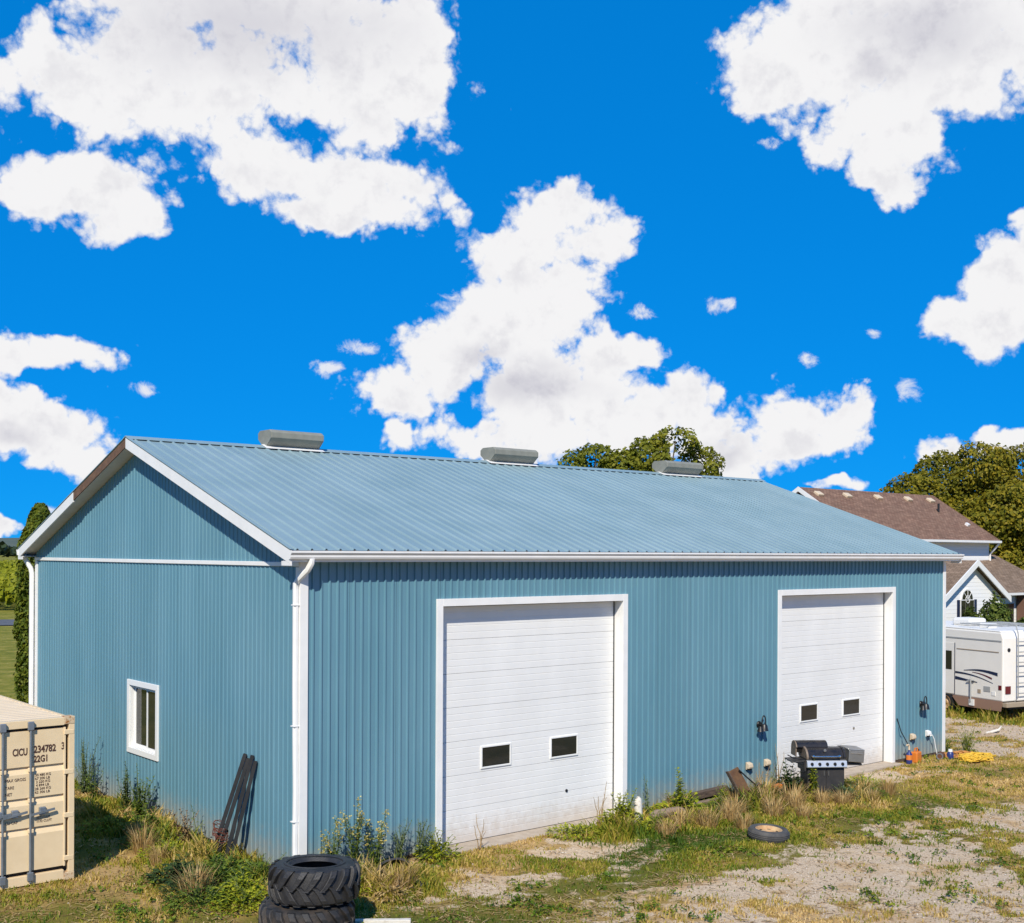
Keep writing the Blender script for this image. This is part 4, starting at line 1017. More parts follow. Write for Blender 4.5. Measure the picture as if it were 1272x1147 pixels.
for s in (-1, 1):
    a, b = sorted((s*(HW+.01), s*(HW+.13))); MB().box(-.02, HL+.02, a, b, EH-.17, EH-.03).build('gutter', m_white, h1)
    a, b = sorted((s*4.2, s*HW)); MB().box(.0, HL, a, b, EH-.22, EH-.19).build('soffit', m_white, h1)
MB().tube([(HL-.1,-HW-.05,EH-.15),(HL-.25,-4.5,EH-.6),(HL-.3,-4.25,EH-.9),(HL-.3,-4.25,.2)], .06, 6).build('downspout', m_white, h1)
for x in (1.0, 3.9, 7.2, 10.6, 13.3):
    y = -.75; MB().obox((x, y, RH-sl1*.75+.09), (.55,.42,.16), (math.atan(sl1),0,0)).build('roof_vent', m_cream, h1, bevel=.03)
MB().tube([(12.3,-1.9,RH-sl1*1.9-.05),(12.3,-1.9,RH-sl1*1.9+.55)], .07, 8).build('vent_pipe', m_blackmetal, h1)
MB().obox((13.4,-3.3,RH-sl1*3.3+.08), (.25,.25,.16), (math.atan(sl1),0,0)).build('vent_pipe', m_white, h1)
def hwindow(parent, x, y, z, w, h, nx=2, ny=2):
    f = D.objects.new('window', None); COL.objects.link(f); f.parent = parent; f.location = (x, y, z)
    MB().box(-w/2-.1, w/2+.1, -.06, .0, -h/2-.1, h/2+.1).build('window_frame', m_white, f)
    for i in range(nx):
        for j in range(ny): MB().box(-w/2+w*i/nx+.02, -w/2+w*(i+1)/nx-.02, -.075, -.061, -h/2+h*j/ny+.02, -h/2+h*(j+1)/ny-.02).build('window_pane', m_glass, f)
for x in (2.5, 5.6, 9.0): hwindow(h1, x, -4.2, 4.6, 1.1, 1.3)
# low house with gabled front
h2 = thing('low_house', 'low white house with tan shingle roof and arched gable window', 'house', (21.75, 61.5, 0), TH-.04)
# local: x along the front, y back; front of the main block at y = 4
E2 = 2.90; G0, G1 = .8, 6.6; GM = (G0+G1)/2; slg = 2.0/((G1-G0)/2+.35)
mw = MB(); mw.box(-6, 7.6, 3.0, 11, 0, E2+.1); mw.box(10.5, 17, 3.0, 11, 0, E2+.1); mw.box(7.6, 10.5, 5.2, 11, 0, E2+.1); mw.build('wall', m_siding, h2)
gw = MB(); gw.box(G0, G1, 0, 3.0-.002, 0, E2-.03); gw.extrude([(G0,E2-.03),(G1,E2-.03),(GM,E2-.03+slg*(G1-G0)/2)], 0, 3.0-.002, lambda t, p, q: (p, t, q)); gw.build('gable_wall', m_siding, h2)
mr = MB(); rz_ = 5.15; ym = 7.0; slm = (rz_-E2)/(ym-2.4)
for s in (-1, 1):
    mr.add([(x, ym+s*d, rz_-slm*d+dz) for x in (-7, 18) for d, dz in ((0,0),(ym-2.4,0),(ym-2.4,-.15),(0,-.15))], [(0,1,2,3),(7,6,5,4),(0,4,5,1),(1,5,6,2),(2,6,7,3)])
o = mr.build('roof', m_shingle2, h2); uv_planar(o)
g2 = MB(); hwid = (G1-G0)/2+.35; ra = E2+.0+slg*hwid-.05
for s in (-1, 1):
    g2.add([(GM+s*d, y, ra-slg*d+dz) for y in (-.35, 6.5) for d, dz in ((0,0),(hwid,0),(hwid,-.12),(0,-.12))], [(0,1,2,3),(7,6,5,4),(0,4,5,1),(1,5,6,2),(2,6,7,3)])
o = g2.build('gable_roof', m_shingle2, h2); uv_planar(o)
for s in (-1, 1):
    mb = MB(); mb.add([(GM+s*d, y, ra-slg*d+dz) for y in (-.42, -.352) for d, dz in ((0,.03),(hwid+.05,.03),(hwid+.05,-.30),(0,-.30))], [(0,1,2,3),(7,6,5,4),(0,4,5,1),(1,5,6,2),(2,6,7,3),(3,7,4,0)]); mb.build('rake_board', m_white, h2)
MB().box(8.4, 17.5, 2.28, 2.40, E2-.16, E2-.02).build('gutter', m_white, h2)
aw = D.objects.new('arched_window', None); COL.objects.link(aw); aw.parent = h2; aw.location = (GM-.45, -.0, 2.48); aw.scale = (.62, 1, .62)
def arc(r, y0, y1, name, mat, z=.45):
    pr = [(r*math.cos(a), z + r*math.sin(a)) for a in np.linspace(0, math.pi, 17)]
    MB().extrude(pr, y0, y1, lambda t, p, q: (p, t, q)).build(name, mat, aw)
arc(.92, -.05, -.001, 'window_frame', m_white); arc(.79, -.062, -.051, 'window_pane', m_glass)
for a in (45, 90, 135): MB().bar((0,-.07,.45), (.9*math.cos(R(a)),-.07,.45+.9*math.sin(R(a))), .05, .02, (0,1,0)).build('glazing_bar', m_white, aw)
MB().lathe([(.28,-.08),(.34,-.08),(.34,-.063),(.28,-.063)], 20, (0,0,.45), 'y', closed=True).build('glazing_bar', m_white, aw)
MB().box(-1.05,1.05,-.05,-.001,-1.2,.44).build('window_frame', m_white, aw)
for i in range(3): MB().box(-.98+i*.66+.02, -.98+(i+1)*.66-.02, -.062, -.051, -1.1, .36).build('window_pane', m_glass, aw)
for s in (-1, 1):
    a, b = sorted((s*1.12, s*1.5)); MB().box(a, b, -.04, -.001, -1.2, .42).build('shutter', m_navy, aw)
MB().box(8.0, 17, 2.6, 3.0-.003, 0, E2-.2).build('porch_wall', m_porch, h2) if 0 else None
for x in (8.25, 10.3, 13.5):
    MB().box(x, x+.45, 2.45, 2.9, 0, E2-.17).build('porch_pillar', m_brick, h2)
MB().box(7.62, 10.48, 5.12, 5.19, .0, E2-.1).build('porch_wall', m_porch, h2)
MB().box(8.6, 9.55, 5.05, 5.11, .1, 2.2).build('front_door', m_maroon, h2)
MB().box(12.0, 13.2, 2.93, 2.997, .8, 2.2).build('window', m_glass, h2)

# ------------------------------------------------------------------ vegetation
def leaf_cloud(name, mat, pts, nrm, size, tint, parent, aspect=.6, jit=.9, seed=1):
    r = np.random.default_rng(seed); n = len(pts)
    nn = nrm + jit*r.normal(size=(n, 3)); nn /= np.linalg.norm(nn, axis=1, keepdims=True)
    a = np.cross(nn, r.normal(size=(n, 3))); a /= np.linalg.norm(a, axis=1, keepdims=True); b = np.cross(nn, a)
    s = size*(.6+.8*r.random((n,1)))
    fold = nn*s*.18
    v = np.stack([pts - a*s*.5, pts + b*s*aspect*.5 + fold, pts + a*s*.5, pts - b*s*aspect*.5 + fold], 1).reshape(-1, 3)
    f = np.arange(4*n).reshape(n, 4)
    return np_mesh(name, v, f, mat, {'tint': np.repeat(np.clip(tint, 0, 1), 4)}, parent)
def tree(name, label, cat, loc, blobs, n, size, mat, trunk_h, trunk_r, seed, group=None, gap=.0):
    t = thing(name, label, cat, loc, 0, group); r = np.random.default_rng(seed)
    bl = np.array(blobs, float); w = bl[:,3]**2; idx = r.choice(len(bl), n, p=w/w.sum())
    d = r.normal(size=(n,3)); d /= np.linalg.norm(d, axis=1, keepdims=True)
    lump = fbm(d[:,0]*3+idx*3.1, d[:,1]*3+d[:,2]*2.3+idx, 3, seed)
    rad = bl[idx,3]*(.55+.45*r.random(n)**.5)*(.72+.55*lump)
    pts = bl[idx,:3] + d*rad[:,None]*np.array([1,1,.85])
    keep = pts[:,2] > .4*trunk_h
    if gap: keep &= fbm(pts[:,0]*1.1+seed, pts[:,2]*1.1+pts[:,1]*.7, 3, seed+3) > gap
    pts, d, idx = pts[keep], d[keep], idx[keep]
    off = r.random(len(bl))
    tint = .25*off[idx] + .6*r.random(len(pts)) + .12
    leaf_cloud('crown', mat, pts, d+np.array([0,-.25,.35]), size, tint, t, jit=.7, seed=seed)
    tr = MB(); top = Vector(bl[:,:3].mean(0)); tr.tube([(0,0,-.2),(.05,.03,trunk_h*.5),(.0,.0,trunk_h),tuple(top)], [trunk_r*1.25, trunk_r*.95, trunk_r*.8, trunk_r*.35], 9); tr.build('trunk', m_bark, t, smooth=True)
    br = MB()
    for (x, y, z, rr) in blobs: br.tube([(0,0,trunk_h*(.8)), (x*.5,y*.5,trunk_h*.8+(z-trunk_h*.8)*.6), (x,y,z+rr*.3)], [trunk_r*.5, trunk_r*.3, trunk_r*.08], 6)
    br.build('limbs', m_bark, t, smooth=True); return t
rb = random.Random(5)
blobs = [(-8.4,0,7.2,2.0),(-6.8,0,5.8,2.6),(-5.9,-1,9.3,2.5),(-3.4,.5,10.8,2.6),(-.6,0,11.5,2.6),(2.2,1,11.2,2.8),(5.2,0,9.6,3.2),(7.6,-1,7.8,3.0),(-3,-2.5,6.8,2.9),(0,-3,7.8,3.2),(3,-3,7.2,3.3),(-5.5,1,4.4,2.4),(5.5,-2.5,5.2,3.0),(-1,-2.5,4.6,3),(2,-2.5,4.4,3),(0,3,7,4)]
tree('shade_tree', 'large broad olive green tree standing right behind the brown roofed house', 'tree', (36.2, 90, 0), blobs, 78000, .29, m_bigtree, 4.2, .45, 11, gap=.33)
tree('shade_tree', 'lower yellow green tree at right frame edge above low house', 'tree', (36.5, 76, 0), [(0,0,3.8,1.9),(1.6,0,3.4,1.8),(-1.0,0,3.1,1.5)], 7000, .30, m_shrub, 1.6, .2, 12)
tree('shade_tree', 'loose thin crowned green tree peeking over the ridge, left of two', 'tree', (3.6, 56, 0), [(-.9,0,9.2,.95),(.3,0,9.6,.9),(1.1,0,9.2,.75),(0,0,7.2,1.6),(-.3,0,5.4,1.8),(.5,0,6.2,1.6)], 11000, .20, m_backtree, 3.0, .22, 13, gap=.42)
tree('shade_tree', 'fuller green tree rising behind the ridge near the right vent', 'tree', (6.75, 56, 0), [(-1.5,0,9.1,1.1),(-.2,0,9.6,1.25),(.9,0,10.1,1.2),(1.9,0,9.2,1.25),(0,0,7.4,2.2),(0,0,5.4,2.3),(-2.0,0,7.9,.9)], 19000, .205, m_backtree, 3.0, .26, 14, gap=.38)
# columnar cedar
cd = thing('columnar_cedar', 'tall narrow dark green cedar beside the far left barn corner', 'cedar tree', (-14.45, 36.2, 0))
r = np.random.default_rng(21); n = 15000; hh = r.random(n)**.9*6.55; a = r.random(n)*2*math.pi
prf = .64*np.clip(np.minimum(1, (6.6-hh)/1.5), .02, 1)**.55*(.85+.15*np.minimum(1, hh/.8))
lump = .75+.5*fbm(a*2.2+3, hh*1.6, 3, 8); rad = prf*lump*(.55+.45*r.random(n)**.4)
pts = np.c_[rad*np.cos(a), rad*np.sin(a), hh]
leaf_cloud('crown', m_cedar, pts, np.c_[np.cos(a), np.sin(a), np.full(n,.6)], .15, .15+.35*lump+.45*(r.random(n)-.3), cd, .45, .7, 22)
MB().tube([(0,0,-.1),(0,0,3),(0,0,6.2)], [.11,.08,.02], 8).build('trunk', m_bark, cd)
# garden shrubs in front of the low house
def shrub(loc, rx, h, label, seed, mat=m_shrub, n=2600, size=.2):
    t = thing('garden_shrub', label, 'shrub', loc, 0, 'shrubs before the low house'); r = np.random.default_rng(seed)
    d = r.normal(size=(n,3)); d[:,2] = np.abs(d[:,2]); d /= np.linalg.norm(d, axis=1, keepdims=True)
    lump = .65+.7*fbm(d[:,0]*3+seed, d[:,1]*3+d[:,2]*3, 3, seed); q = d*lump[:,None]*(.6+.4*r.random((n,1))**.5)*np.array([rx,rx,h])
    leaf_cloud('foliage', mat, q, d, size, .2+.7*r.random(n), t, seed=seed)
    sm = MB()
    for k in range(5): an = k*1.3; sm.tube([(0,0,-.05),(.3*rx*math.cos(an),.3*rx*math.sin(an),h*.6)], [.04,.015], 5)
    sm.build('stems', m_bark, t)
def h2w(x, y): a = TH-.04; return (21.75+x*math.cos(a)-y*math.sin(a), 61.5+x*math.sin(a)+y*math.cos(a), 0)
shrub(h2w(3.6,-1.4), .95, 3.0, 'tall leafy shrub covering the middle of the arched window', 31)
shrub(h2w(1.6,-1.4), .8, 2.3, 'leafy shrub at left corner of the white gable', 32)
shrub(h2w(6.4,-1.3), .8, 1.7, 'low dark shrub below the right side of the gable', 33)
shrub(h2w(8.0,-.6), .7, 1.4, 'small shrub beside the dark porch opening', 34)
shrub(h2w(11.4,-.6), 1.0, 2.9, 'bushy green shrub at right frame edge before brick pillar', 35)

# far wood, vineyard, hills
def far_wood():
    r = np.random.default_rng(41); P_ = []; Nn = []
    for k in range(900):
        an = r.uniform(-1.2, 1.2); dist = r.uniform(900, 1500); c = np.array([dist*math.sin(an), dist*math.cos(an), 0]); rr = r.uniform(6, 12)
        n = 26; d = r.normal(size=(n,3)); d[:,2] = np.abs(d[:,2]); d /= np.linalg.norm(d, axis=1, keepdims=True)
        P_.append(c + d*rr*np.array([1.2,1.2,.85])*(.8+.3*r.random((n,1)))); Nn.append(d)
    P_ = np.concatenate(P_); Nn = np.concatenate(Nn)
    o = leaf_cloud('far_wood', m_wood_far, P_, Nn, 7.5, .2+.6*r.random(len(P_)), None, .9, .5, 42); tag(o, 'dark far tree line along the horizon', 'wood', kind='stuff')
far_wood()
hl = MB(); n = 90; vs = []
for i in range(n+1):
    an = -1.5 + 3.0*i/n; hgt = 20 + 26*fbm(np.array([i*.16]), np.array([.5]), 4, 3)[0]
    for dd, z in ((2400,-3),(2900,hgt),(3600,hgt*1.15),(4300,-3)): vs.append((dd*math.sin(an), dd*math.cos(an), z))
hl.add(vs, [(4*i+j, 4*i+j+1, 4*i+j+5, 4*i+j+4) for i in range(n) for j in range(3)])
tag(hl.build('hills', M('hazy hill woodland', (.06,.085,.06), .95, 0, (.09,.11,.075), .02), smooth=True), kind='structure')
def vineyard():
    r = np.random.default_rng(51); P_ = []; T_ = []
    y0 = 103
    k = 0; Y = y0
    while Y < 420:
        n = int(5200/(1+.06*k)); x = r.uniform(-150*(Y/110)**.8, -8, n)
        z = .55 + 1.45*r.random(n)**.75*(.85+.3*vnoise(x*.8, np.full(n, k*3.3)))
        P_.append(np.c_[x, Y + .24*(x+36) + r.normal(size=n)*.34, z]); T_.append(.1+.45*(z/2.1)+.4*(r.random(n)-.3)); k += 1; Y += 2.6*(1+.05*k)
    P_ = np.concatenate(P_); T_ = np.concatenate(T_)
    o = leaf_cloud('vineyard', m_vine, P_, np.tile([[0,-.5,.6]], (len(P_),1)), .62, T_, None, .8, .8, 52)
    tag(o, 'green vineyard rows in the field beyond the road', 'vineyard', kind='stuff')
vineyard()
for x, lab in ((-44.6, 'pale wooden end post of the nearest vine row'),):
    o = MB().tube([(0,0,-.1),(0,0,1.9)], .12, 8).build('vine_post', m_whitewood); o.location = (x, 101.8+.24*(x+36)-.5, 0); tag(o, lab, 'post')

# weeds ------------------------------------------------------------------
def leaf(mb, p, d, L_, w, droop=.3):
    p = Vector(p); d = Vector(d).normalized(); s = d.cross(Vector((0,0,1)));
    if s.length < .05: s = Vector((1,0,0))
    s = s.normalized()*w/2; q = p + d*L_*.5 + Vector((0,0,-droop*L_*.08)); e = p + d*L_ + Vector((0,0,-droop*L_*.45))
    up = Vector((0,0,.12*w)); b = len(mb.v)
    mb.v += [tuple(p), tuple(q-s+up), tuple(q), tuple(q+s+up), tuple(e)]; mb.f += [(b,b+2,b+1),(b,b+3,b+2),(b+1,b+2,b+4),(b+2,b+3,b+4)]
def weed(label, loc, h, nst, spread, lm, L0, w0, step, seed, flower=0, stem=m_stemg, bush=0, group=None, cat='weed', name='tall_weed'):
    rr = random.Random(seed); t = thing(name, label, cat, loc, rr.uniform(0,6.28), group)
    sm, lf, fl = MB(), MB(), MB(); L0 *= 1.25; w0 *= 1.5; bush = int(bush*1.3)
    for k in range(nst):
        an = rr.uniform(0,6.28); hh = h*(1 if k == 0 else rr.uniform(.55,.97)); sp = spread*rr.uniform(.2,1)
        bx, by = .12*spread*math.cos(an*2), .12*spread*math.sin(an*2); pts = []
        for i in range(7): s = i/6; pts.append(Vector((bx+sp*math.cos(an)*s**1.5*.8 + .015*rr.uniform(-1,1), by+sp*math.sin(an)*s**1.5*.8 + .015*rr.uniform(-1,1), hh*s-.03)))
        sm.tube(pts, [.010,.009,.008,.007,.006,.005,.003], 5)
        z = .04 + .1*rr.random(); ph = rr.uniform(0,6.28)
        while z < hh*.98:
            s = z/hh; f = s*6; i = min(5, int(f)); p = pts[i].lerp(pts[i+1], f-i); ph += 2.4
            for _ in range(1 + (rr.random() < .6)):
                el = rr.uniform(.1,.8); aa = ph+rr.uniform(-.5,.5); sc = (1.15 - .65*s)*rr.uniform(.7,1.2)
                leaf(lf, p, (math.cos(aa), math.sin(aa), el), L0*sc, w0*sc, rr.uniform(.1,.9))
            z += step*rr.uniform(.7,1.3)
        if flower:
            for _ in range(flower):
                p = pts[-1] + Vector((rr.gauss(0,.03), rr.gauss(0,.03), rr.uniform(-.16,.03)))
                for _ in range(5): leaf(fl, p, (rr.uniform(-1,1), rr.uniform(-1,1), rr.uniform(-.1,1)), .028, .018, 0)
    for _ in range(bush):
        an = rr.uniform(0,6.28); rad = spread*rr.random()**.6; z = h*.55*rr.random()*(1-.5*rad/spread)
        leaf(lf, (rad*math.cos(an), rad*math.sin(an), z), (math.cos(an)+rr.uniform(-.6,.6), math.sin(an)+rr.uniform(-.6,.6), rr.uniform(-.1,.8)), L0*rr.uniform(.6,1.2), w0*rr.uniform(.7,1.3), .5)
    sm.build('stems', stem, t); lf.build('leaves', lm, t)
    if fl.v: fl.build('flowers', m_flower, t)['kind'] = 'stuff'
    return t
def wl_(lx, ly): p = W2(lx, ly); return (p[0], p[1], gzf(*p))
weed('tall feathery grey green weed on the gable wall right of container', wl_(-.3,8.35), 1.3, 16, .48, m_leaf_grey, .13, .018, .035, 1)
weed('shorter dark green weed beside the feathery one by the gable', wl_(-.35,7.75), .75, 7, .3, m_leaf_green, .12, .03, .035, 2)
weed('slim dark green weed below the gable window, left of the pair', wl_(-.3,6.15), 1.1, 10, .28, m_leaf_dark, .11, .03, .035, 3)
weed('broader leafy green weed below right edge of gable window', wl_(-.35,5.35), 1.15, 13, .38, m_leaf_green, .12, .035, .035, 4, bush=120)
weed('bushy green weed mound on gable side left of black tubes', wl_(-.6,4.5), .62, 9, .42, m_leaf_green, .12, .045, .035, 5, bush=260)
weed('reddish brown dock stalks bending beside the black tubes', wl_(-.45,3.15), .72, 5, .55, m_leaf_red, .10, .03, .025, 6, stem=m_stemd, cat='weed')
weed('thin green weed just left of the black tubes', wl_(-.35,2.85), .8, 3, .2, m_leaf_green, .10, .025, .05, 7)
weed('yellow flowered weed, left of the tall trio by the near corner', wl_(.40,-.35), 1.0, 9, .20, m_leaf_green, .11, .02, .025, 8, flower=14)
weed('tallest yellow flowered weed in front of the near barn corner', wl_(.78,-.42), 1.28, 9, .22, m_leaf_green, .11, .02, .025, 9, flower=16)
weed('yellow flowered leaning weed, right of the tall trio by the near corner', wl_(1.18,-.40), 1.05, 10, .38, m_leaf_green, .11, .02, .025, 10, flower=18)
weed('small pale flowered weed at the foot of the white downspout', wl_(-.05,-.45), .55, 5, .25, m_leaf_yel, .09, .02, .04, 11, flower=12)
weed('low grey green weed on the blue wall left of left door', wl_(1.75,-.25), .80, 10, .28, m_leaf_grey, .12, .018, .04, 12)
weed('thin leggy weed on the blue wall near the left door trim', wl_(2.15,-.25), .75, 9, .24, m_leaf_grey, .11, .02, .04, 13)
weed('yellow green weed mound at the foot of the left door trim', wl_(2.45,-.35), .58, 12, .36, m_leaf_yel, .10, .03, .03, 14, bush=200)
weed('bushy yellow green weed beside the white stump', wl_(6.45,-.72), .80, 12, .38, m_leaf_yel, .12, .04, .03, 15, bush=260)
weed('small bright weed in front of the white stump', wl_(6.75,-1.35), .48, 9, .34, m_leaf_yel, .09, .035, .03, 16, bush=200)
weed('tall upright yellow green plant between stump and timber beam', wl_(8.02,-.75), 1.0, 4, .10, m_leaf_yel, .13, .05, .018, 17)
weed('wide leafy weed around the foot of the upright plant', wl_(8.0,-.82), .62, 12, .55, m_leaf_yel, .13, .055, .03, 18, bush=320)
weed('pair of thin green stalks against the wall right of left door', wl_(7.6,-.3), .85, 3, .15, m_leaf_green, .09, .02, .05, 19)
weed('small yellow green weed in front of the timber beam', wl_(9.35,-.75), .52, 6, .22, m_leaf_yel, .10, .035, .03, 20, bush=90)
weed('dark leafy weed at the left leg of the grill', wl_(11.55,-.72), .78, 8, .34, m_leaf_dark, .13, .06, .035, 21, bush=240)
weed('bright yellow green weed in front of the grill cabinet', wl_(11.62,-1.28), .85, 6, .16, m_leaf_yel, .11, .04, .022, 22)
weed('dusty green weed hiding the grill cabinet foot', wl_(12.05,-1.75), .42, 10, .45, m_leaf_grey, .10, .025, .03, 23, bush=200)
weed('dark green weed mound at the grill right foot', wl_(12.85,-1.85), .35, 8, .35, m_leaf_green, .10, .03, .03, 24, bush=200)
weed('thin white seeded stalks against the door left of the grill', wl_(11.75,-.30), 1.0, 4, .22, m_leaf_dry, .04, .015, .04, 25, stem=m_stemd)
weed('dry brown stalks against the lower right of the left door', wl_(6.35,-.25), .85, 5, .3, m_leaf_dry, .05, .016, .05, 26, stem=m_stemd)
weed('sparse dry stalk in front of the left edge of left door', wl_(3.35,-.35), .62, 4, .25, m_leaf_dry, .05, .014, .07, 27, stem=m_stemd)
weed('dry brown stalk clump beside the rusty seat', wl_(10.75,-.6), .75, 9, .35, m_leaf_dry, .08, .018, .035, 28, stem=m_stemd)
weed('leggy green weed between the outlet boxes and the wall', wl_(11.2,-.45), .68, 6, .25, m_leaf_green, .09, .02, .04, 29)
weed('green weed mound between tyres and black tubes, upper', wl_(-.75,.95), .50, 10, .45, m_leaf_green, .11, .045, .03, 30, bush=330)
weed('dark green mound left of the tyres, darkest one', wl_(-1.45,1.25), .42, 10, .42, m_leaf_dark, .10, .045, .03, 31, bush=330)
weed('yellow green mound touching the tyre stack on its left', wl_(-1.05,-.25), .50, 10, .42, m_leaf_yel, .11, .035, .03, 32, bush=300)
weed('green mound under the lower ends of the black tubes', wl_(-.75,1.9), .40, 9, .40, m_leaf_green, .10, .04, .03, 33, bush=300)
weed('yellow green weed filling the gap right of the tyres', wl_(.15,-1.25), .52, 10, .40, m_leaf_yel, .10, .03, .03, 34, bush=280)
weed('brown and green weed between the tyres and black tub', wl_(.55,-.95), .50, 9, .36, m_leaf_green, .10, .025, .03, 35, bush=180)
weed('straw coloured weed tuft below the black tub', wl_(.55,-1.75), .34, 10, .42, m_leaf_dry, .10, .02, .03, 36, stem=m_stemd, bush=200)
weed('long grass like weed beside the yellow rope and barn corner', wl_(19.55,-.35), .75, 22, .45, m_leaf_yel, .22, .014, .06, 37)
weed('shorter green weed at the far barn corner', wl_(19.25,.1), .5, 14, .35, m_leaf_green, .16, .016, .05, 38)
for i, (a_, b_, h_, mt_, lab) in enumerate([(-1.55,.35,.36,m_leaf_dark,'dark green weed mound at lower left of the tyres'),(-1.15,.55,.40,m_leaf_green,'mid green weed mound upper left of the tyres'),(-1.75,-.25,.34,m_leaf_green,'green weed mound nearest the bottom edge left of tyres'),
   (-1.3,-.75,.38,m_leaf_yel,'yellow green weed mound pressed against the lower tyre'),(-.55,.25,.44,m_leaf_green,'leafy weed mound between downspout foot and tyres'),(-1.0,2.6,.34,m_leaf_yel,'yellow green weed mound left of the tube bundle foot'),(-.9,3.7,.36,m_leaf_green,'green weed mound below the brown dock stalks'),
   (-1.0,5.2,.30,m_leaf_yel,'bright low weed mound at the edge of the container shade'),(5.4,-.55,.22,m_leaf_yel,'low bright weed mound on the sill edge of left door'),(10.2,-.85,.40,m_leaf_green,'green weed mound around the scrap seat'),(9.0,-1.1,.36,m_leaf_green,'green weed mound before the dark timber beam'),(13.6,-1.2,.30,m_leaf_yel,'yellow green weed mound right of the grill')]):
    weed(lab, wl_(a_, b_), h_*1.3, 10, .50, mt_, .085, .026, .03, 100+i, bush=330)
# dry tufts along the wall band: three meshes, copied
tuft_spots = [
 (7.2,-1.5,'below the grey log'),(7.7,-1.75,'below the upright yellow green plant'),(8.5,-1.6,'right of the upright yellow green plant'),(9.0,-1.35,'before the weathered board'),(9.5,-1.9,'below the scrap seat'),
 (10.0,-1.3,'at the foot of the scrap seat'),(10.4,-1.75,'right of the scrap seat, nearer the camera'),(10.8,-1.35,'below the leftmost cream outlet'),(11.2,-1.8,'before the second cream outlet'),(11.5,-2.1,'left of the grill cabinet, nearer the camera'),
 (12.4,-2.2,'in front of the grill cabinet'),(13.0,-1.6,'right of the grill cabinet'),(13.3,-2.0,'right of the grill, nearer the camera'),(6.6,-1.7,'in front of the white stump'),(8.2,-2.2,'between the plant and the car wheel'),
 (9.9,-2.3,'behind and right of the car wheel'),(6.2,-1.1,'left of the white stump'),(-.9,4.0,'below the gable window, right side'),(-1.2,3.2,'left of the black tubes'),(-1.3,2.3,'below the black tubes'),
 (-.8,-1.0,'behind the tractor tyres'),(-1.6,.3,'left of the tractor tyres'),(.9,-1.5,'below the black tub'),(9.7,-.8,'left foot of the scrap seat'),(10.5,-.9,'under the bent lever')]
def tuft(loc, seed, h):
    rr = random.Random(seed); t = thing('grass_tuft', 'dry straw coloured grass tuft in the weedy strip along the barn', 'grass tuft', loc, rr.uniform(0,6.28), 'dry grass tufts along the barn wall')
    mb = MB()
    for k in range(190):
        an = rr.uniform(0,6.28); rad = .16*rr.random()**.5; sp = rr.uniform(.05,.30); hh = h*rr.uniform(.5,1.1); w = .006
        p = Vector((rad*math.cos(an), rad*math.sin(an), -.02)); b = len(mb.v); sx = Vector((-math.sin(an+rr.uniform(-1,1)), math.cos(an), 0))*w
        q = p + Vector((sp*.4*math.cos(an), sp*.4*math.sin(an), hh*.6)); e = p + Vector((sp*math.cos(an), sp*math.sin(an), hh*rr.uniform(.8,1)))
        mb.v += [tuple(p-sx), tuple(p+sx), tuple(q+sx*.8), tuple(q-sx*.8), tuple(e)]; mb.f += [(b,b+1,b+2,b+3),(b+3,b+2,b+4)]
    mb.build('blades', m_leaf_dry, t); return t
tp = [tuft(wl_(*tuft_spots[i][:2]), 60+i, .46) for i in range(3)]
for i in range(3): tp[i]['label'] = 'dry straw coloured grass tuft ' + tuft_spots[i][2]
for i, sp in enumerate(tuft_spots[3:], 3):
    c = copy_tree(tp[i % 3]); c.location = wl_(*sp[:2]); c['label'] = 'dry straw coloured grass tuft ' + sp[2]; c.rotation_euler = (0,0,i*1.7); k = .75+.5*random.random(); c.scale = (k,k,k*random.uniform(.8,1.15))

